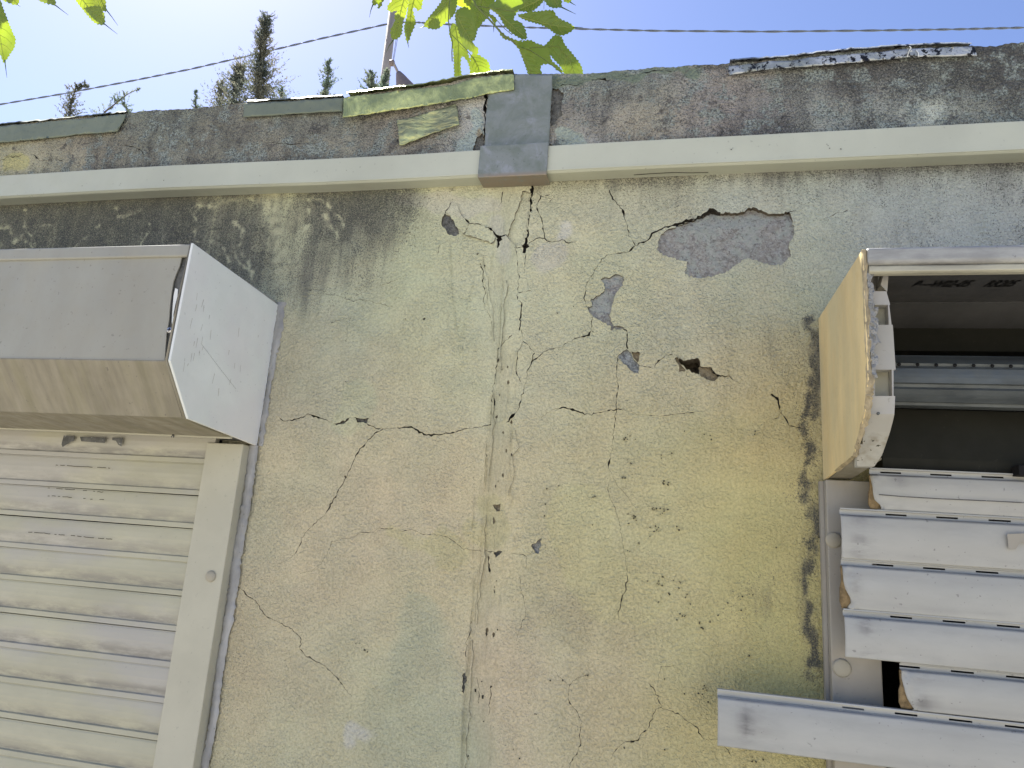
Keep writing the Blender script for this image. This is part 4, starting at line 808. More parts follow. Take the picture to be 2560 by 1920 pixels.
# front cover panel with an uneven right edge
edge = Z4(0, 480, [(1600, 590), (1585, 640), (1560, 700), (1535, 770), (1525, 830), (1515, 900), (1510, 950), (1503, 1030), (1500, 1100), (1490, 1170), (1478, 1230), (1475, 1290), (1465, 1460)])
E3 = []
for (u, v) in edge:
    d = ray(u, v); t_ = (1-.223)/d[1]; p = d*t_+CAMP; E3.append((p[0]-.0065, p[2]))
E3 = [(E3[0][0], .3575)]+E3[1:-1]+[(E3[-1][0], .2050)]
V = []; Fc = []
n = len(E3)
for (x, z) in E3:
    yy = -.2225-(.357-z)*.013
    V += [(x, yy, z), (-2.9, yy, z), (x, yy+.0018, z), (-2.9, yy+.0018, z)]
for i in range(n-1):
    a, b = 4*i, 4*i+4
    Fc += [(a, a+1, b+1, b), (a, b, b+2, a+2)]
Fc += [(0, 2, 3, 1)]
child(mesh_obj('front_panel', V, Fc, M_BOX), ls)
# partly peeled pale paint tongue beside the bare edge
pk = Z4(0, 480, [(1530, 830), (1555, 840), (1550, 900), (1530, 980), (1515, 1060), (1518, 1120), (1508, 1160), (1500, 1120), (1508, 1000), (1516, 900)])
P = []
for (u, v) in pk:
    d = ray(u, v); P.append(d*((1-.2215)/d[1])+CAMP)
child(mesh_obj('paint_flake', [(p[0]-.003, p[1], p[2]) for p in P], [tuple(range(len(P)))], M_CAP), ls)
# top rail, chamfer panel, bottom panel, lower lip
extrude_x('top_rail', [(-.2255, .3690), (-.2262, .3515), (-.2225, .3505), (-.2185, .3525), (-.004, .3600), (-.004, .3690)], [-2.9, XC-.0045], M_BOX, ls); bevel(ls.children[-1], .0022, 3)
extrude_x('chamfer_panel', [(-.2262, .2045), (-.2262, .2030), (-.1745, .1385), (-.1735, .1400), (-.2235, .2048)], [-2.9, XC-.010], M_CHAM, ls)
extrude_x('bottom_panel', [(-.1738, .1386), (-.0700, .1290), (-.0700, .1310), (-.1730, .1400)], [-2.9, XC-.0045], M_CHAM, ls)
extrude_x('bottom_lip', [(-.0695, .1270), (-.0640, .1270), (-.0640, .1345), (-.0695, .1345)], [-2.9, XC-.0045], M_RAIL, ls)
# end cap plate with a folded rim
capo = [(-.2270, .3700), (-.2290, .2035), (-.1750, .1370), (-.0020, .1260), (-.0010, .3560), (-.1, .3690)]
V = []; Fc = []
capo = [(-.2270, .3700), (-.2290, .2035), (-.1750, .1370), (-.0020, .1260), (.0, .3620)]
o = extrude_x('end_cap', capo, [XC-.0040, XC], M_CAP, ls); bevel(o, .0012)
tube('cap_sealant', [(XC-.004, -.2265, .3705), (XC-.006, -.2285, .29), (XC-.006, -.2290, .2035), (XC-.006, -.20, .1690), (XC-.006, -.1750, .1375), (XC-.006, -.08, .1312)], [.0009, .0012, .0018, .0022, .0020, .0015], M_CHAM, ls, 5)
for k_ in range(26):
    yy = random.uniform(-.205, -.15) if k_ < 18 else random.uniform(-.17, -.03); zz_ = random.uniform(.20, .31) if k_ < 18 else random.uniform(.17, .30); ln = random.uniform(.003, .016); dy_ = random.uniform(-.15, .15)
    V = [(XC+.0003, yy, zz_), (XC+.0003, yy+random.uniform(.0004, .0009), zz_), (XC+.0003, yy+dy_*ln+.0004, zz_-ln), (XC+.0003, yy+dy_*ln, zz_-ln)]
    child(mesh_obj('scuff_mark', V, [(0, 1, 2, 3)], M_RAILR), ls)
tube('scratch', [(XC+.0002, -.176, .243), (XC+.0002, -.13, .222), (XC+.0002, -.08, .2)], .00012, M_PEEL, ls, 4)
p = None
d = ray(428, 827); p = d*((1-.2245)/d[1])+CAMP
o = tube('screw', [(p[0], -.2240, p[2]), (p[0], -.2285, p[2])], [.0042, .0036], M_STEEL, ls, 12)
for a in (0, 1):
    box('screw_slot', (p[0]-(.0026 if a else .0006), -.2289, p[2]-(.0006 if a else .0026)), (p[0]+(.0026 if a else .0006), -.2283+.0001*a, p[2]+(.0006 if a else .0026)), M_BLK, ls)
# guide rail
RA, RB = -.7055, -.6415
o = extrude_x('guide_rail', [(-.0010, -1.6), (-.0240, -1.6), (-.0240, .1255), (-.0010, .1255)], [RA, RB], M_RAIL, ls); bevel(o, .0015)
def cap_disc(name, u, v, Y, rr, mat, parent):
    p = WY(u, v, Y); V = [(p[0], Y-.0026, p[2])]; n = 24
    for q, (r1, y) in enumerate(((rr*.8, Y-.0024), (rr*.96, Y-.0014), (rr, Y+.0002))):
        for k in range(n): V.append((p[0]+r1*math.cos(6.283*k/n), y, p[2]+r1*math.sin(6.283*k/n)))
    Fc = [(0, 1+k, 1+(k+1) % n) for k in range(n)]
    for q in range(2):
        for k in range(n): Fc.append((1+q*n+k, 1+(q+1)*n+k, 1+(q+1)*n+(k+1) % n, 1+q*n+(k+1) % n))
    return child(mesh_obj(name, V, Fc, mat, smooth=True), parent)
cap_disc('screw_cap', 527, 1441, -.0245, .0084, M_SCAP, ls)
# slats
PZ = .0502; SL0 = WY(505, 1241, -.017)[2]
prof = [(-.0035, 0), (-.0048, -.003), (-.0058, -.010), (-.0064, -.018), (-.0060, -.026), (-.0046, -.033), (-.0032, -.0385), (-.0030, -.0405), (-.0056, -.0420), (-.0060, -.0480), (-.0060, -.0492), (-.0005, -.0495), (.004, -.0495), (.004, 0)]
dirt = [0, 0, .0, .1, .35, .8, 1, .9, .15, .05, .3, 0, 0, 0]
for k in range(-2, 14):
    z = SL0-k*PZ
    if z > .15: continue
    if z > .135: pass
    zz = z
    wob = random.uniform(-.0006, .0006)
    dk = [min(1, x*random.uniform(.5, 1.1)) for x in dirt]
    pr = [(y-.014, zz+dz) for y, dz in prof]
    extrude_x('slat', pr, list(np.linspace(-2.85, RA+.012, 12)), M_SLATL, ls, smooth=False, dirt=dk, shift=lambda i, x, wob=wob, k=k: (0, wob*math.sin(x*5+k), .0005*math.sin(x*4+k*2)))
# tape marks left on three slats
for (pts) in (Z4(0, 960, [(550, 445), (640, 450), (640, 490), (610, 500), (540, 545), (530, 520)]), Z4(0, 960, [(690, 455), (915, 462), (905, 510), (700, 495)]), Z4(0, 960, [(970, 462), (1062, 466), (1050, 540), (1020, 525), (1000, 490), (968, 485)])):
    P = [WY(u, v, -.0245) for u, v in pts]; child(mesh_obj('tape_mark', [(p[0], -.0243, p[2]) for p in P], [tuple(range(len(P)))], M_PEEL), ls)
for pts in (Z4(0, 960, [(480, 722), (482, 700), (560, 702), (660, 712), (780, 718), (900, 722), (970, 728), (968, 760), (962, 792)]), Z4(0, 960, [(402, 955), (412, 968), (500, 970), (600, 980), (700, 988), (800, 996), (900, 1000)]), Z4(0, 960, [(395, 898), (560, 908), (700, 918), (910, 936)]), Z4(0, 960, [(210, 1275), (400, 1292), (560, 1306)]), Z4(0, 960, [(612, 1308), (760, 1325), (970, 1342)])):
    P = [WY(u, v, -.0245) for u, v in fract(pts, .35, False, 5)]
    for a in range(0, len(P)-1):
        if random.random() < .62:
            b = P[a+1]; q = P[a]
            V = [(q[0], -.0246, q[2]+.0006), (b[0], -.0246, b[2]+.0006), (b[0], -.0246, b[2]-.0004), (q[0], -.0246, q[2]-.0005)]
            o = child(mesh_obj('glue_trace', V, [(0, 3, 2, 1)], M_DOT), ls)
# insect under the box lip
p = WY(434, 1087, -.071)
ins = thing('insect', 'small dark winged insect resting on the lower lip of the left shutter box', 'insect', tuple(float(a) for a in p))
tube('body', [(p[0]-.001, -.0705, p[2]+.004), (p[0], -.072, p[2]), (p[0]+.001, -.0705, p[2]-.004)], [.0006, .0017, .0005], M_BLK, ins, 6)
for s in (-1, 1):
    V = [(p[0], -.0722, p[2]+.002), (p[0]+s*.0028, -.0728, p[2]-.003), (p[0]+s*.0012, -.0728, p[2]-.005), (p[0], -.0722, p[2])]
    child(mesh_obj('wing', V, [(0, 1, 2, 3)], M_PEEL), ins)
# sealant bead down the side of cap and rail
def bead(pts, wd, name, parent, Yb=0):
    V = []; Fc = []; k = 5
    for i, (x, y, z) in enumerate(pts):
        ww = wd[i] if isinstance(wd, list) else wd
        for j in range(k+1):
            a = math.pi*j/k; V.append((x-math.cos(a)*ww, y-math.sin(a)*ww*.55*random.uniform(.7, 1.1), z))
    for i in range(len(pts)-1):
        for j in range(k): Fc.append((i*(k+1)+j, (i+1)*(k+1)+j, (i+1)*(k+1)+j+1, i*(k+1)+j+1))
    return child(mesh_obj(name, V, Fc, M_SEAL, smooth=True), parent)
pts = []; wd = []
for z in np.arange(.366, .124, -.004): pts.append((XC+.004+random.gauss(0, .0008), -.001, z)); wd.append(.0055*random.uniform(.6, 1.3)+(.003 if z > .28 else 0))
bead(pts, wd, 'sealant_bead', ls)
pts = []; wd = []
for z in np.arange(.126, -.6, -.004):
    t_ = (z+.34)/.46
    pts.append((RB+.0068+.001*math.sin(z*40)+random.gauss(0, .0005), -.004, z)); wd.append(.0085*random.uniform(.8, 1.1)*(1 if z > -.15 else .8))
bead(pts, wd, 'sealant_bead', ls)

# ------------------------------------------------------------------ right roller shutter (broken)
rs = thing('roller_shutter', 'broken roller shutter on the right, box front missing and slats hanging askew', 'roller shutter', (.65, -.02, -1.65), group='roller shutters')
XR = .205
capr = [(-.2290, .3410), (-.2270, .1950), (-.2120, .1640), (-.1590, .1240), (-.0010, .1130), (.0, .3390)]
o = extrude_x('side_panel', capr, [XR, XR+.0035], M_YEL, rs); bevel(o, .001)
# flaking front rim of that panel
V = []; Fc = []
rim = []
cr_ = [(-.2290, .3400), (-.2283, .30), (-.2276, .26), (-.2270, .22), (-.2268, .1950), (-.2200, .1790), (-.2120, .1640), (-.186, .1440), (-.1590, .1240), (-.12, .121), (-.06, .117)]
rp = []
for a, b in zip(cr_[:-1], cr_[1:]):
    for j in range(7): t_ = j/7; rp.append((a[0]+(b[0]-a[0])*t_, a[1]+(b[1]-a[1])*t_))
for i, (y, z) in enumerate(rp):
    wl = .0008; wr_ = .0035+random.uniform(0, .0022)+(.002 if .15 < z < .2 else 0)
    V += [(XR-wl+random.gauss(0, .0003), y+.0015, z+.0006), (XR+wr_*.5, y-.0018+random.gauss(0, .0006), z-.0012), (XR+wr_, y+.001, z)]
    if i:
        for k in range(2): Fc.append((3*i-3+k, 3*i-2+k, 3*i+1+k, 3*i+k))
child(mesh_obj('flaking_rim', V, Fc, M_YELR), rs)
# torn foil lining along the rim
V = []; Fc = []
N_ = 46
for i in range(N_):
    z = .325-i*(.325-.196)/N_
    wdt = .0045+.0045*abs(math.sin(i*.45))*random.uniform(.5, 1)+(.003 if .235 < z < .275 else 0)
    for j in range(4):
        V.append((XR+.004+wdt*j/3+random.gauss(0, .0004), -.2265+random.gauss(0, .0012)+.001*j, z+random.gauss(0, .0008)))
    if i:
        for k in range(3): Fc.append((4*i-4+k, 4*i+k, 4*i+1+k, 4*i-3+k))
child(mesh_obj('torn_foil', V, Fc, M_FOIL), rs)
# white plastic end plate: bands that follow the cap profile, windows left open
def prof_at(s):   # s: px height v at the plate -> (y,z) on the cap profile, slightly inset
    return s
bands = [  # v_top, v_bot, u_left, u_right_top, u_right_bot, kind
 (728, 757, 2160, 2216, 2224, 's'), (757, 762, 2160, 2224, 2225, 's'), (762, 812, 2160, 2178, 2183, 's'), (762, 812, 2220, 2223, 2229, 'bar'), (812, 920, 2160, 2232, 2239, 's'), (920, 924, 2160, 2239, 2239, 's'),
 (924, 990, 2160, 2187, 2187, 's'), (924, 990, 2229, 2234, 2234, 'bar'), (990, 1035, 2164, 2238, 2236, 's'), (1035, 1050, 2164, 2236, 2233, 's'), (1050, 1080, 2161, 2233, 2225, 's'), (1080, 1110, 2157, 2225, 2215, 'm'), (1110, 1138, 2148, 2215, 2205, 'm'), (1138, 1166, 2143, 2205, 2186, 'm')]
def plate_pt(u, v):
    p = WY(u, v, -.208); z = p[2]
    y = -.208
    if z < .166:    # lower part bends back towards the wall
        for _ in range(12):
            y = -.208+max(0, .166-z)*1.15; p = WY(u, v, y); z = p[2]
    return p
V = []; Fc = []; V2_ = []; F2_ = []
for (v0, v1, ul, ur0, ur1, kd) in bands:
    for (VV, FF, on) in ((V, Fc, kd != 'm'), (V2_, F2_, kd == 'm')):
        if not on: continue
        a = plate_pt(ul, v0); b = plate_pt(ur0, v0); c = plate_pt(ur1, v1); d = plate_pt(ul if kd != 'bar' else ul+2, v1); m = len(VV)
        dy = .012
        VV += [a, b, c, d]+[(q[0]+(.0 if i in (0, 3) else -.0005), q[1]+dy, q[2]) for i, q in enumerate((a, b, c, d))]
        FF += [(m, m+1, m+2, m+3)[::-1], (m+4, m+5, m+6, m+7), (m+1, m+5, m+6, m+2), (m, m+3, m+7, m+4), (m+3, m+2, m+6, m+7), (m, m+4, m+5, m+1)]
child(mesh_obj('end_plate', V, Fc, M_WPL), rs); child(mesh_obj('end_plate_foot', V2_, F2_, M_WPLM), rs)
# pocket backs seen through the windows, upper recess
def pocket(u0, v0, u1, v1, Yf, Yb, mat, nm):
    a, b, c, d = [WY(u, v, Yf) for u, v in ((u0, v0), (u1, v0), (u1, v1), (u0, v1))]
    V = [(q[0], Yf, q[2]) for q in (a, b, c, d)]+[(q[0], Yb, q[2]) for q in (a, b, c, d)]
    Fc = [(4, 5, 6, 7), (1, 2, 6, 5), (0, 1, 5, 4), (2, 3, 7, 6), (0, 4, 7, 3)]
    return child(mesh_obj(nm, V, Fc, mat), rs)
pocket(2176, 757, 2222, 815, -.1955, -.186, M_RAIL, 'pocket'); pocket(2186, 920, 2233, 992, -.1955, -.186, M_RAIL, 'pocket')
a = [WY(u, v, y) for u, v, y in ((2163, 670, -.205), (2222, 670, -.16), (2216, 728, -.16), (2160, 728, -.205))]
V = [tuple(q) for q in a]; child(mesh_obj('upper_recess', V, [(0, 3, 2, 1)], M_WPL), rs)
a = [WY(u, v, y) for u, v, y in ((2213, 668, -.2), (2223, 668, -.2), (2218, 729, -.2), (2202, 712, -.2))]
m_ = [tuple(q) for q in a]; child(mesh_obj('recess_tab', m_+[(q[0], q[1]+.02, q[2]) for q in m_], [(3, 2, 1, 0), (4, 5, 6, 7), (1, 2, 6, 5), (0, 4, 7, 3), (2, 3, 7, 6)], M_WPL), rs)
cap_disc('rivet', 2179, 887, -.2085, .0028, M_GALV, rs); cap_disc('rivet', 2195, 1034, -.2085, .0016, M_GALV, rs)
# top rail (two rounded bars), lid
o = extrude_x('top_rail', [(-.2280, .3425), (-.2310, .3400), (-.2315, .3260), (-.2290, .3225), (-.2200, .3225), (-.2200, .3425)], list(np.linspace(XR+.0045, 1.65, 14)), M_SLATR, rs, dirt=[.3, .5, .5, .9, .2, 0]); bevel(o, .0022, 3)
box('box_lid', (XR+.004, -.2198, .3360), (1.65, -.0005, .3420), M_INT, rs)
o = extrude_x('lower_rail', [(-.2270, .3222), (-.2285, .3205), (-.2285, .3150), (-.2250, .3135), (-.2180, .3135), (-.2180, .3222)], list(np.linspace(XR+.006, 1.65, 14)), M_RAIL, rs, dirt=[.9, .5, .1, .5, 0, 0]); bevel(o, .0008)
# inside of the box: rear panels, drum
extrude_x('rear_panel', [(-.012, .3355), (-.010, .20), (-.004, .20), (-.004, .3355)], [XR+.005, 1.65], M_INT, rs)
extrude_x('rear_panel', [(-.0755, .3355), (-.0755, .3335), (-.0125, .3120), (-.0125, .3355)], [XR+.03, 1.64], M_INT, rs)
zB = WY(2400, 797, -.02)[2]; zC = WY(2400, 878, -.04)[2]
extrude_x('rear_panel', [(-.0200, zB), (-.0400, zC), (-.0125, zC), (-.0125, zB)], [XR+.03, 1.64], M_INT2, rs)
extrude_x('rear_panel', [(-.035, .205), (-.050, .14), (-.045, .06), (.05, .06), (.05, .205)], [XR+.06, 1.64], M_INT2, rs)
YD = -.105
z1 = WY(2400, 882, YD)[2]; z2 = WY(2400, 1012, YD)[2]; hh = (z1-z2); R_ = hh/2*1.0; zc = (z1+z2)/2
dp = []
for k in range(8):
    a = math.pi/8+k*math.pi/4
    for da, rr in ((-.33, 1.0), (-.12, 1.02), (-.06, .93), (.06, .93), (.12, 1.02), (.33, 1.0)):
        dp.append((YD+.02+R_*rr*math.cos(a+da)*1.0, zc+R_*rr*math.sin(a+da)))
extrude_x('drum_tube', dp, [XR+.045, 1.6], M_GALV, rs)
for k in range(9):
    u = 2246+k*46.5; v = 912+k*.8
    p = WY(u, v, YD+.02-R_*.96)
    o = tube('drum_hole', [(p[0], YD+.02-R_*1.00-.0012, p[2]), (p[0], YD+.02-R_*1.00-.0006, p[2])], .0022, M_BLK, rs, 8)
# printed marks inside
def text(body, u0, v0, u1, v1, Zl, name, parent, shear=.35):
    """flat print on the underside of the lid (plane z = Zl)"""
    cu = bpy.data.curves.new(name, 'FONT'); cu.body = body; cu.size = 1; cu.shear = shear; cu.offset = .03
    o = bpy.data.objects.new('tmp', cu); COL.objects.link(o); bpy.context.view_layer.update()
    me = bpy.data.meshes.new_from_object(o.evaluated_get(bpy.context.evaluated_depsgraph_get())); COL.objects.unlink(o); bpy.data.objects.remove(o)
    xs = [v.co.x for v in me.vertices]; w0 = max(xs)-min(xs)
    def WZ(u, v):
        d = ray(u, v); return d*(Zl/d[2])+CAMP
    a = WZ(u0, v0); b = WZ(u1, v0); c = WZ(u0, v1)
    for v in me.vertices:
        x, y = v.co.x-min(xs), v.co.y
        v.co = (a[0]+x*(b[0]-a[0])/w0, a[1]+y/.72*(c[1]-a[1]), Zl)
    o = bpy.data.objects.new(name, me); link(o, None, M_INK); child(o, parent); return o
text('B—W02-05', 2277, 718, 2420, 702, .3356, 'printed_code', rs); text('RR205', 2457, 717, 2533, 701, .3356, 'printed_code', rs)
# bottom edge of the box opening + guide rail
extrude_x('bottom_return', [(-.150, .1225), (-.010, .1145), (-.010, .1165), (-.150, .1245)], [XR+.0045, XR+.031], M_CHAM, rs)
o = extrude_x('guide_rail', [(-.0010, -1.6), (-.0230, -1.6), (-.0230, .1120), (-.0010, .1120)], [.2035, .2605], M_RAILR, rs); bevel(o, .0014)
o = extrude_x('rail_seal', [(-.0010, -1.6), (-.0100, -1.6), (-.0100, .1110), (-.0010, .1110)], [.1985, .2032], M_RAILR, rs)
cap_disc('screw_cap', 2105, 1670, -.0235, .0108, M_SCAP, rs); cap_disc('screw_cap', 2084, 1350, -.0235, .0100, M_SCAP, rs)
# slats
YS = -.052
tops = [(.1275, .0560, WY(2173, 1180, YS)[0]), (.0740, .0600, WY(2096, 1290, YS)[0]), (.0140, .0600, WY(2102, 1400, YS)[0]), (-.0460, .0555, WY(2106, 1530, YS)[0]), (-.0985, .0540, WY(2248, 1670, YS)[0]), (-.1500, .0620, WY(1793, 1730, YS)[0])]
tops = []
for (u, v) in ((2172, 1170), (2097, 1270), (2101, 1395), (2105, 1520), (2247, 1653), (1793, 1720)):
    p = WY(u, v, YS); tops.append([p[0], p[2]])
bots = [tops[i+1][1] for i in range(5)]+[WY(1795, 1860, YS)[2]]
nearX = [.030, .021, .013, .023, .020, .034]; nearW = [.006, .010, .007, .008, .013, .010]; nearA = [.35, .9, .45, .7, .75, 1.0]
SH = {0: [0, 0, 0, .001, .002, .004, .009, .011, .006, .004, .003], 2: [0, 0, .0, .001, .003, .007, .0085, .005, .007, .002, .001], 4: [0, 0, 0, .001, .002, .005, .009, .012, .009, .008, .008]}
for s in range(6):
    x0, zt_ = tops[s]; H = zt_-bots[s]; fz = (H-.0085)
    yo = YS-.0015*(s % 2)
    face = [(-.0062, -.0085), (-.0072, -.0085-.06*fz), (-.0081, -.0085-.2*fz), (-.0086, -.0085-.38*fz), (-.0084, -.0085-.55*fz), (-.0072, -.0085-.72*fz), (-.0060, -.0085-.86*fz), (-.0052, -.0085-.97*fz), (-.0046, -.0085-1.0*fz)]
    xs = [x0+d for d in (0, .003, .006, .009, .013, .018, .024, .032, .045)]+list(np.linspace(x0+.08, 1.6, 12))
    sh = SH.get(s, [0]*11)
    amp = 1 if s in SH else .12
    V = []; Fc = []; DD = []
    nf = len(face)
    tilt = -.004 if s == 5 else 0
    for xi, x in enumerate(xs):
        k = max(0, 1-(x-x0)/.022)
        for i, (y, dz) in enumerate(face):
            wob = amp*k*(.0022*math.sin(i*1.7+xi*1.3+s)+random.gauss(0, .0005))
            V.append((x+sh[min(i, 10)]*k, yo+y+wob+.0012*math.sin(x*7+s), zt_+dz+tilt*(x-x0)))
            d0 = .05+.15*(i in (2, 6))
            near = nearA[s]*math.exp(-((x-x0-nearX[s])/nearW[s])**2)*(.55+.45*math.sin(i*1.1+s*2))
            DD.append(min(1, d0+near*(1.1 if i < 6 else .9)+(.7 if i == 0 else 0)))
    for xi in range(len(xs)-1):
        for i in range(nf-1): Fc.append((xi*nf+i, xi*nf+i+1, (xi+1)*nf+i+1, (xi+1)*nf+i))
    o = mesh_obj('slat', V, Fc, M_SLATR, smooth=True, attrs={'dirt': DD})
    m = o.modifiers.new('thickness', 'SOLIDIFY'); m.thickness = .0012; m.offset = 0
    child(o, rs)
    if s == 0: slat_w = o
    # hook strip with open light slots
    V = []; Fc = []
    def quad(xa, xb, ya, za, yb, zb_):
        m = len(V); V.extend([(xa, ya, za+tilt*(xa-x0)), (xb, ya, za+tilt*(xb-x0)), (xb, yb, zb_+tilt*(xb-x0)), (xa, yb, zb_+tilt*(xa-x0))]); Fc.append((m, m+1, m+2, m+3))
    y1 = yo-.0015
    X1 = 1.6
    quad(x0, X1, y1+.006, zt_-.0002, y1-.0035, zt_); quad(x0, X1, y1-.0035, zt_, y1-.0038, zt_-.0016); quad(x0, X1, y1-.0038, zt_-.0016, y1, zt_-.0022)
    quad(x0, X1, y1, zt_-.0022, y1, zt_-.0040); quad(x0, X1, y1, zt_-.0060, y1, zt_-.0076); quad(x0, X1, y1, zt_-.0076, yo-.0062, zt_-.0085)
    off = {0: .0125, 1: .052, 2: .035, 3: .052, 4: -.002, 5: .14}[s]
    SLOT, GAP = .0235, .0325
    pos = x0
    first = x0+off
    quad(x0, max(x0, first), y1, zt_-.0040, y1, zt_-.0060) if first > x0 else None
    q = first
    while q < X1:
        quad(min(q+SLOT, X1), min(q+SLOT+GAP, X1), y1, zt_-.0040, y1, zt_-.0060); q += SLOT+GAP
    child(mesh_obj('slot_strip', V, Fc, M_SLATR), o)
    if s in SH:
        V = []; Fc = []
        for i, (y, dz) in enumerate(face):
            V += [(x0-.0005-.002*(i in (4, 5, 6)), yo+y+.003, zt_+dz), (x0+.022, yo+y+.0035, zt_+dz)]
            if i: Fc.append((2*i-2, 2*i-1, 2*i+1, 2*i))
        fo = mesh_obj('foam_core', V, Fc, M_FOAM, smooth=True); mm = fo.modifiers.new('t', 'SOLIDIFY'); mm.thickness = .004; mm.offset = 1; child(fo, o)
# scratch line on the two slats, glue residue
for pts, Y in ((Z4(*F_, [(960, 955), (1200, 975), (1500, 992), (1800, 1005), (2212, 1025)]), -.0642),):
    P = [WY(u, v, Y) for u, v in pts]
    tube('scratch', [(p[0], YS-.0118-.0012*0, p[2]) for p in P], .0006, M_PEEL, rs, 4)
for pts, Y in ((Z4(*F_, [(2065, 1295), (2212, 1290), (2290, 1300), (2290, 1390), (2180, 1370), (2140, 1430), (2080, 1430)]), YS-.0150),):
    P = [WY(u, v, Y) for u, v in pts]; child(mesh_obj('glue_residue', [(p[0], Y, p[2]) for p in P], [tuple(range(len(P)-1, -1, -1))], M_RAILR), rs)
p = WY(2556, 1178, YS-.01); box('end_stop', (p[0]-.008, YS-.02, p[2]-.006), (p[0]+.03, YS-.002, p[2]+.006), M_BLK, rs, .001)

# ------------------------------------------------------------------ mulberry branches above the roof
def leaf(pxo, Y, rib, parent, tilt=(0, 0), tail=None, tooth=3.2):
    """pxo: outline seen in the photo (px); rib: midrib px polyline from stalk to tip"""
    out = []
    n = len(pxo)
    # rounded, serrated outline
    cx = sum(p[0] for p in pxo)/n; cyy = sum(p[1] for p in pxo)/n
    dense = []
    for i in range(n):
        p0, p1, p2, p3 = pxo[i-1], pxo[i], pxo[(i+1) % n], pxo[(i+2) % n]
        L = math.hypot(p2[0]-p1[0], p2[1]-p1[1]); k = max(2, int(L/4.0))
        for j in range(k):
            t = j/k
            q = [.5*((2*p1[a])+(-p0[a]+p2[a])*t+(2*p0[a]-5*p1[a]+4*p2[a]-p3[a])*t*t+(-p0[a]+3*p1[a]-3*p2[a]+p3[a])*t**3) for a in (0, 1)]
            dense.append(q)
    for i, q in enumerate(dense):
        a = dense[i-1]; b = dense[(i+1) % len(dense)]; tx, ty = b[0]-a[0], b[1]-a[1]; l = math.hypot(tx, ty)+1e-6
        s = tooth*((i % 2)-.5)*random.uniform(.5, 1.2)
        nx, ny = ty/l, -tx/l
        if (q[0]+nx-cx)**2+(q[1]+ny-cyy)**2 < (q[0]-cx)**2+(q[1]-cyy)**2: nx, ny = -nx, -ny
        out.append((q[0]+nx*s, q[1]+ny*s))
    pts = [Vector(p) for p in out]; m = len(pts)
    x0, x1 = min(p[0] for p in out), max(p[0] for p in out); y0, y1 = min(p[1] for p in out), max(p[1] for p in out)
    for x in np.arange(x0, x1, 9):
        for y in np.arange(y0, y1, 9): pts.append(Vector((x+random.uniform(-2, 2), y+random.uniform(-2, 2))))
    r = cdt(pts, [list(range(m))], 1e-4)
    keep = [f for f, o in zip(r[2], r[5]) if o]; used = sorted({i for f in keep for i in f}); mp = {i: k for k, i in enumerate(used)}
    P2 = np.array([(r[0][i][0], r[0][i][1]) for i in used])
    d = seg_dist(P2[:, 0], P2[:, 1], rib)
    ph = random.random()*6
    def surf(u, v, dd): return Y+tilt[0]*(u-cx)*.0006+tilt[1]*(v-cyy)*.0006+.0006*dd*.35+.006*math.sin(u*.05+ph)*math.cos(v*.043+ph)
    V = [WY(u, v, surf(u, v, dd)) for (u, v), dd in zip(P2, d)]
    veins = []
    # side veins
    L = [0]
    for a, b in zip(rib[:-1], rib[1:]): L.append(L[-1]+math.hypot(b[0]-a[0], b[1]-a[1]))
    tot = L[-1]
    def at(t):
        s = t*tot
        for i in range(len(rib)-1):
            if s <= L[i+1] or i == len(rib)-2:
                k = (s-L[i])/(L[i+1]-L[i]+1e-6); a, b = rib[i], rib[i+1]
                return (a[0]+(b[0]-a[0])*k, a[1]+(b[1]-a[1])*k), math.atan2(b[1]-a[1], b[0]-a[0])
    vw = np.clip(1-d/2.2, 0, 1)
    for k in range(6):
        t = .08+.13*k; q, an = at(t)
        for sgn in (-1, 1):
            ll = tot*.42*(1-t*.75)
            e = (q[0]+math.cos(an+sgn*.75)*ll, q[1]+math.sin(an+sgn*.75)*ll)
            mdl = (q[0]+math.cos(an+sgn*.9)*ll*.5, q[1]+math.sin(an+sgn*.9)*ll*.5)
            vw = np.maximum(vw, .8*np.clip(1-seg_dist(P2[:, 0], P2[:, 1], [q, mdl, e])/2.5, 0, 1)); veins.append([q, mdl, e])
    o = mesh_obj('leaf', V, [[mp[i] for i in f] for f in keep], M_LEAF, smooth=True, attrs={'vein': np.clip(vw, 0, 1)*.6})
    child(o, parent)
    # raised veins clipped to the leaf
    def inside(x, y):
        c = False; j = m-1
        for i in range(m):
            xi, yi = out[i]; xj, yj = out[j]
            if (yi > y) != (yj > y) and x < (xj-xi)*(y-yi)/(yj-yi+1e-9)+xi: c = not c
            j = i
        return c
    VV = []; FF = []
    for line, wpx in [(rib, 1.7)]+[(v, .8) for v in veins]:
        fl = fract(line, 0, False, 6); prev = None
        for i, (u, v) in enumerate([q[:2] for q in fl]):
            ins = inside(u, v)
            if not ins: prev = None; continue
            dd = float(seg_dist(np.array([u]), np.array([v]), rib)[0]); a = fl[max(i-1, 0)]; b = fl[min(i+1, len(fl)-1)]
            an = math.atan2(b[1]-a[1], b[0]-a[0])+math.pi/2; wv = wpx*(1-.6*i/len(fl)); Yv = surf(u, v, dd)-.0012
            k = len(VV); VV += [WY(u+math.cos(an)*wv, v+math.sin(an)*wv, Yv), WY(u-math.cos(an)*wv, v-math.sin(an)*wv, Yv)]
            if prev is not None: FF.append((prev, prev+1, k+1, k))
            prev = k
    if FF: child(mesh_obj('vein', VV, FF, M_VEIN), o)
    if tail:
        pa = [WY(u, v, Y+.0006*i) for i, (u, v) in enumerate(tail)]
        tp_ = tube('leaf_tip', pa, [.0016, .0009, .0003][:len(pa)] if len(pa) == 3 else [.0016, .0003], M_LEAF, None, 5)
        child(tp_, o)
    return o
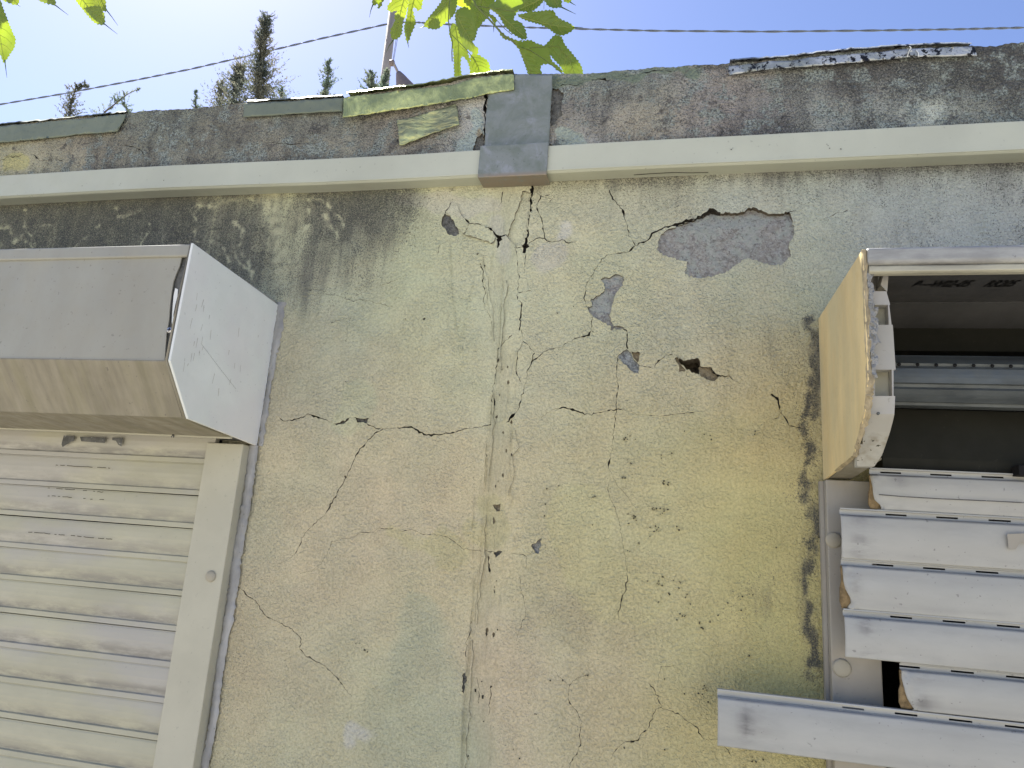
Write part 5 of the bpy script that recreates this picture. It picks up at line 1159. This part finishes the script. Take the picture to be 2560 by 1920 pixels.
mb = thing('mulberry_branch', 'sunlit mulberry branch with large toothed leaves hanging over the middle of the roof', 'branch', (-.3, .3, 1.0), group='mulberry branches')
q = lambda pts: Z4(640, 0, pts)
leaf(q([(1215, -70), (1180, 0), (1135, 50), (1140, 95), (1175, 105), (1215, 92), (1195, 140), (1200, 190), (1168, 235), (1162, 300), (1185, 348), (1230, 330), (1262, 290), (1270, 190), (1290, 150), (1310, 60), (1325, -20), (1300, -80)]), .30, q([(1290, -40), (1260, 60), (1230, 190), (1190, 340)]), mb, (.4, .2), tail=q([(1188, 345), (1150, 395), (1125, 455)]))
leaf(q([(1330, -60), (1318, 20), (1300, 150), (1280, 220), (1285, 290), (1310, 372), (1345, 290), (1368, 240), (1380, 190), (1362, 110), (1368, 55), (1395, 95), (1425, 85), (1440, 20), (1430, -60)]), .34, q([(1380, -60), (1345, 80), (1325, 220), (1312, 360)]), mb, (-.3, .2), tail=q([(1310, 360), (1314, 385), (1320, 415)]))
leaf(q([(1000, -60), (1002, 0), (1010, 48), (1030, 45), (1070, 25), (1085, -10), (1060, -70)]), .28, q([(1040, -60), (1010, 40)]), mb, tail=q([(1010, 40), (992, 90), (980, 150)]))
leaf(q([(1100, -60), (1060, 20), (1050, 75), (1080, 60), (1100, 10), (1140, -20), (1140, -60)]), .36, q([(1120, -50), (1060, 60)]), mb)
leaf(q([(1620, -60), (1600, 10), (1540, 90), (1480, 165), (1452, 222), (1510, 250), (1570, 252), (1620, 212), (1680, 165), (1725, 100), (1740, 0), (1720, -60)]), .26, q([(1690, -40), (1620, 60), (1540, 150), (1465, 225)]), mb, (.5, .1), tail=q([(1460, 222), (1435, 238), (1410, 246)]))
leaf(q([(1705, 195), (1668, 280), (1685, 350), (1702, 430), (1708, 560), (1712, 700), (1712, 800), (1800, 800), (1785, 680), (1770, 590), (1778, 490), (1830, 540), (1850, 640), (1860, 760), (1920, 760), (1880, 640), (1850, 520), (1810, 400), (1770, 290)]), .36, q([(1715, 200), (1750, 380), (1745, 560), (1750, 760)]), mb, (-.6, .1))
leaf(q([(1780, 62), (1728, 98), (1720, 170), (1738, 240), (1770, 330), (1800, 420), (1850, 440), (1900, 480), (1922, 440), (1900, 395), (1870, 368), (1898, 330), (1908, 260), (1885, 160), (1850, 90), (1820, 60)]), .24, q([(1725, 110), (1780, 220), (1850, 340), (1880, 420)]), mb, (-.5, .5))
leaf(q([(1860, 470), (1920, 470), (1965, 498), (2005, 530), (2025, 600), (2018, 680), (2020, 760), (1880, 780), (1880, 690), (1862, 600), (1850, 540)]), .40, q([(1860, 470), (1920, 580), (1950, 760)]), mb, (.2, .3))
leaf(q([(1905, -60), (1860, 20), (1850, 90), (1880, 180), (1898, 275), (1950, 205), (2015, 140), (2020, 80), (2050, 0), (2000, -60)]), .38, q([(1960, -40), (1920, 100), (1900, 250)]), mb, (.3, -.3))
leaf(q([(1790, -60), (1800, 20), (1850, 60), (1900, 20), (1900, -60)]), .42, q([(1850, -60), (1840, 40)]), mb)
leaf(q([(2160, -60), (2080, 0), (2010, 50), (2040, 90), (2090, 130), (2140, 210), (2200, 280), (2280, 330), (2340, 335), (2330, 260), (2290, 190), (2230, 165), (2260, 100), (2300, 40), (2290, -40)]), .22, q([(2020, 70), (2110, 130), (2200, 210), (2310, 310)]), mb, (.3, .6))
leaf(q([(2000, 120), (2060, 140), (2080, 180), (2060, 230), (2045, 180)]), .45, q([(2030, 120), (2050, 220)]), mb, tail=q([(2055, 225), (2054, 250), (2053, 280)]))
q2 = lambda pts: Z4(1280, 0, pts)
leaf(q2([(-20, -60), (-10, 20), (0, 80), (50, 85), (100, 100), (150, 105), (190, 90), (240, 45), (290, -10), (300, -60)]), .30, q2([(290, -40), (180, 30), (60, 80)]), mb, (.1, .8))
leaf(q2([(45, 128), (100, 118), (160, 100), (230, 95), (350, 88), (380, 130), (420, 165), (480, 190), (540, 238), (480, 292), (430, 308), (370, 290), (290, 232), (180, 195), (90, 165)]), .27, q2([(45, 140), (180, 175), (330, 215), (520, 240)]), mb, (.2, .9), tail=q2([(525, 238), (570, 236), (615, 236)]))
leaf(q2([(280, 400), (340, 330), (375, 300), (430, 320), (455, 380), (520, 460), (580, 535), (612, 610), (605, 700), (600, 780), (460, 780), (450, 650), (420, 580), (340, 490), (300, 435)]), .33, q2([(290, 405), (400, 400), (500, 520), (560, 700)]), mb, (-.5, .2))
leaf(q2([(60, 365), (150, 345), (210, 370), (280, 398), (320, 440), (345, 520), (420, 590), (440, 625), (390, 612), (340, 560), (262, 560), (250, 600), (275, 680), (280, 770), (150, 770), (140, 655), (110, 560), (60, 430), (30, 390)]), .30, q2([(40, 385), (110, 520), (180, 650), (220, 760)]), mb, (.6, .2))
leaf(q2([(-120, 250), (-60, 300), (0, 330), (60, 350), (100, 345), (60, 380), (50, 410), (0, 360), (-80, 330)]), .40, q2([(-110, 270), (40, 380)]), mb)
leaf(q2([(280, -60), (285, 10), (310, 50), (355, 70), (400, 68), (428, 60), (430, 0), (420, -60)]), .24, q2([(350, -60), (400, 60)]), mb, tail=q2([(425, 60), (490, 92), (552, 122)]))
leaf(q2([(440, -60), (440, 0), (465, 22), (505, 18), (510, -60)]), .30, q2([(470, -60), (490, 15)]), mb, tail=q2([(500, 15), (525, 32), (552, 47)]))
def twig(pts, Y, r, nm='twig', par=None):
    P = [WY(u, v, Y+.002*i) for i, (u, v) in enumerate(pts)]; return tube(nm, P, r, M_STEM, par or mb, 6)
twig(q([(1680, -60), (1668, 60), (1662, 180), (1680, 300), (1698, 360), (1692, 450), (1695, 530)]), .225, .0012)
twig(q([(1860, -60), (1900, 50), (1990, 140), (2080, 240), (2150, 320), (2212, 350), (2240, 380)]), .205, .0019)
twig(q([(2300, 95), (2212, 96), (2080, 75), (1980, 65), (1880, 45)]), .20, .0010); twig(q([(1940, 80), (2050, 140), (2150, 250), (2212, 300)]), .21, .0007); twig(q([(1690, 300), (1760, 370), (1810, 420), (1900, 530)]), .22, .0008); twig(q2([(60, 410), (150, 430), (260, 500), (380, 590), (440, 640)]), .28, .0009); twig(q2([(150, 415), (290, 405)]), .28, .0009); twig(q2([(278, 0), (275, 80)]), .22, .0005)
twig(q([(1300, -60), (1600, -90), (1900, -60), (2300, -100)]), .27, .003, 'branch_stem')
ml = thing('mulberry_branch', 'leaf tips of another mulberry branch hanging in at the top left corner', 'branch', (-1.5, .2, 1.2), group='mulberry branches')
q0 = lambda pts: Z4(0, 0, pts)
leaf(q0([(-120, -60), (0, 0), (20, 50), (60, 150), (100, 255), (137, 340), (120, 420), (80, 480), (55, 520), (30, 545), (0, 470), (-60, 400), (-150, 300), (-200, 100)]), .12, q0([(-80, -40), (-20, 200), (35, 530)]), ml, (.3, .2), tail=q0([(42, 520), (50, 590), (60, 672)]))
leaf(q0([(-20, -70), (20, 0), (60, 18), (110, 40), (145, 45), (165, 20), (170, -70)]), .16, q0([(60, -70), (150, 35)]), ml, tail=q0([(150, 35), (175, 58)]))
leaf(q0([(320, -70), (330, 0), (400, 32), (450, 42), (482, 52), (480, 0), (470, -70)]), .14, q0([(380, -70), (480, 48)]), ml, tail=q0([(478, 45), (530, 85), (590, 130)]))
leaf(q0([(600, -70), (650, 0), (720, 92), (780, 162), (830, 205), (900, 212), (905, 130), (870, 60), (820, -10), (780, -70)]), .15, q0([(660, -70), (760, 60), (895, 205)]), ml, (.3, .1), tail=q0([(893, 200), (950, 245), (1015, 295)]))
leaf(q0([(770, -70), (800, -10), (850, 60), (900, 100), (920, 90), (915, 20), (910, -70)]), .19, q0([(840, -70), (915, 90)]), ml, tail=q0([(918, 85), (965, 145), (1018, 220)]))
twig(q0([(-200, -80), (300, -110), (1000, -90)]), .16, .003, 'branch_stem', ml)

def shade_canopy(parent, centres, n, seed, spread=.16):
    """unseen extra leaves, added sunward above the frame to shade the visible ones"""
    rs = random.Random(seed)
    for k in range(n):
        c = rs.choice(centres); dist = rs.uniform(.22, .6)
        p = Vector(c)+sd*dist+Vector((rs.gauss(0, spread), rs.gauss(0, spread*.7), rs.gauss(0, spread*.5)))
        uu, vv = to_px(np.array([p]))
        if vv[0] > -60: continue
        L = rs.uniform(.07, .11); V = []; rot = Matrix.Rotation(rs.uniform(0, 6.28), 3, 'Z') @ Matrix.Rotation(rs.uniform(-.6, .6), 3, 'X') @ Matrix.Rotation(rs.uniform(-.6, .6), 3, 'Y')
        prof = [(0, 0), (.10, .32), (.30, .46), (.50, .42), (.70, .30), (.88, .12), (1.12, 0)]
        for t, ww in prof:
            for sx in (-1, 0, 1): V.append(p+rot @ Vector((sx*ww*L, t*L, .12*L*abs(sx)*ww-.1*L*t*t)))
        Fc = []
        for a in range(6):
            for b in range(2): Fc.append((3*a+b, 3*a+b+1, 3*a+4+b, 3*a+3+b))
        child(mesh_obj('leaf', V, Fc, M_LEAF, smooth=True), parent)  # added leaf out of view, placed to cast shade
shade_canopy(mb, [tuple(WY(u, v, .3)) for u, v in ((1000, 20), (1130, 60), (1160, 140), (1220, 60), (1300, 40), (1370, 60), (1370, 130), (1190, 20))], 120, 5)
shade_canopy(ml, [tuple(WY(u, v, .15)) for u, v in ((0, 60), (120, 0), (230, 20))], 26, 9)

# ------------------------------------------------------------------ background trees, pole, cable
def conifer(name, label, Y, axis, prof, mat, n, down=2.5):
    """axis: stem from base (at the roof line) to the tip; prof(s): half width in px, s = 0 at the tip, 1 at the roof line; carries on downwards"""
    P = [WY(u, v, Y) for u, v in axis]; base = P[0]
    t = thing(name, label, 'tree', (float(base[0]), Y, -1.65), group='trees showing above the roof edge')
    stem = [np.array([base[0]-.1, Y, -1.65]), np.array([base[0], Y, base[2]-.5])]+P
    tube('trunk', stem, [.10, .05]+list(np.linspace(.022, .004, len(P))), M_BARK, t, 6)
    L = [0]
    for a, b in zip(P[:-1], P[1:]): L.append(L[-1]+np.linalg.norm(b-a))
    pxm = (1+Y)/FPX*1.05; V = []; Fc = []
    total = L[-1]+down; nspr = max(34, n//10)
    for _ in range(nspr):
        s = random.random()**.75*total/L[-1] if random.random() < .8 else random.random()
        if s <= 1:
            ss = (1-s)*L[-1]; i = 0
            while i < len(P)-2 and L[i+1] < ss: i += 1
            k = (ss-L[i])/(L[i+1]-L[i]+1e-6); c = P[i]+(P[i+1]-P[i])*k
        else: c = base-np.array([0, 0, (s-1)*L[-1]])
        ln = prof(min(s, 1.0))*pxm*random.uniform(.4, 1.5)*(1+max(0, s-1)*.3)
        a = random.random()*6.283; el = random.uniform(.5, 1.15)
        d = np.array([math.cos(a)*math.cos(el), math.sin(a)*math.cos(el), math.sin(el)])/max(.45, math.cos(el))*ln
        m = int(26*random.uniform(.6, 1.2))
        for q in range(m):      # one feathery spray: needles along a twig
            f = (q+random.random())/m; p = c+d*f*np.array([1, 1, 1-.25*f])+RS.randn(3)*.006
            out = d/np.linalg.norm(d)*.6+RS.randn(3)*.55; out /= np.linalg.norm(out)
            side = np.cross(out, RS.randn(3)); side /= np.linalg.norm(side)+1e-9
            l = random.uniform(.03, .075)*(1.15-f*.5); k_ = len(V)
            V += [p-side*l*.24, p+side*l*.24, p+out*l]; Fc.append((k_, k_+1, k_+2))
    child(mesh_obj('crown', V, Fc, mat), t)
    return t
YT_ = 9.0
conifer('juniper', 'small dark juniper top curving to the right at the far left above the roof', YT_, [(172, 305), (176, 275), (178, 250), (186, 232), (200, 220), (220, 215)], lambda s: 8+30*s, M_NEED, 1500)
conifer('sapling', 'thin sparse twiggy sapling between the far left juniper and the small tip', YT_+1, [(250, 300), (262, 280), (285, 262), (305, 245), (325, 232), (345, 224)], lambda s: 9+22*s, M_NEED2, 520)
conifer('sapling', 'second thin sparse sapling with an upright spray just right of the first', YT_+1.5, [(332, 300), (320, 282), (310, 262), (312, 240)], lambda s: 7+30*s, M_NEED2, 420)
conifer('cypress', 'lone tiny cypress tip left of the tall cypress group', YT_+2, [(488, 285), (489, 255), (490, 228)], lambda s: 4+16*s, M_NEED2, 620)
conifer('cypress', 'dense dark cypress at the left shoulder of the tallest one', YT_, [(575, 280), (585, 240), (596, 200), (602, 165)], lambda s: 12+52*s, M_NEED, 5600)
conifer('cypress', 'bushy dark cypress shoulder low on the left of the group', YT_+.5, [(548, 290), (552, 250), (555, 205)], lambda s: 9+34*s, M_NEED, 2200)
conifer('cypress', 'tallest cypress with a thin ragged dark top', YT_-.5, [(652, 270), (650, 220), (650, 170), (655, 120), (662, 80), (668, 46)], lambda s: 19+22*s+(56*(s-.42) if s > .42 else 0), M_NEED, 8000)
conifer('cypress', 'low pale cypress tip just right of the tallest cypress', YT_+1, [(702, 270), (702, 240), (703, 216)], lambda s: 5+28*s, M_NEED2, 620)
conifer('cypress', 'slender pale green cypress standing alone right of the tall group', YT_, [(812, 262), (814, 225), (820, 185), (822, 152)], lambda s: 9+30*s, M_NEED2, 2000)
conifer('cypress', 'soft green cypress leaning against the utility pole', YT_-2, [(930, 250), (928, 215), (930, 186)], lambda s: 8+36*s, M_NEED2, 1200)
conifer('cypress', 'olive cypress tip standing right in front of the pole', YT_-2.5, [(962, 245), (962, 210), (965, 178)], lambda s: 6+22*s, M_NEED2, 900)
# pole
YP = 14.0
pole = thing('utility_pole', 'grey brown utility pole behind the roof with a cone on a slanted bracket', 'pole', (float(WY(955, 235, YP)[0]), YP, -1.65))
b0 = WY(958, 235, YP); b1 = WY(986, 0, YP); dirv = (b1-b0)/(b1[2]-b0[2])
P = [b0+dirv*(z-b0[2]) for z in (-1.65, 4, 8, 11, float(b1[2])+.6)]
rp0 = 15*(YP+1)/FPX/1.0
tube('shaft', P, [rp0*1.15, rp0*1.1, rp0*1.04, rp0*.95, rp0*.85], M_POLE, pole, 14)
YQ = YP-.6
def WQ(u, v): return WY(u, v, YQ)
tube('bracket', [WQ(*p) for p in Z4(640, 0, [(1175, 520), (1190, 550), (1215, 600), (1235, 645)])], .035, M_POLE, pole, 6)
tube('clamp', [WQ(*p) for p in Z4(640, 0, [(1160, 545), (1190, 545)])], .08, M_LAMP, pole, 8)
P = [WQ(*p) for p in Z4(640, 0, [(1232, 632), (1245, 660), (1300, 790), (1330, 860)])]
tube('cone', P, [.07, .11, .27, .33], M_LAMP, pole, 18)
for (ua, va, ub, vb) in ((1225, 320, 1190, 520), (1212, 330, 1185, 510)):
    a = Z4(640, 0, [(ua, va), (ub, vb)]); tube('guy_wire', [WQ(*a[0]), WQ(*a[1])], .008, M_CABLE, pole, 4)
# cable spans: two strands twisted together
def cable(px, label):
    c = thing('power_cable', label, 'cable', tuple(float(a) for a in WY(*px[0], YP)), group='overhead cables')
    P = [WY(u, v, YP-.2) for u, v in px]
    D = []
    for a, b in zip(P[:-1], P[1:]):
        for j in range(16): D.append(a+(b-a)*j/16)
    D.append(P[-1])
    for ph in (0, math.pi):
        tube('strand', [d+np.array([0, math.cos(i*.9+ph)*.014, math.sin(i*.9+ph)*.014]) for i, d in enumerate(D)], .014, M_CABLE, c, 5)
cable([(-120, 285), (0, 261), (160, 234), (330, 202), (480, 172), (640, 135), (800, 97), (968, 60)], 'twisted overhead cable rising from the left edge to the pole')
cable([(1000, 55), (1046, 56), (1100, 60), (1300, 68), (1440, 72), (1640, 77), (1920, 79), (2200, 76), (2400, 73), (2560, 69), (2700, 65)], 'twisted overhead cable running right from the pole across the blue sky')

bpy.context.view_layer.update()
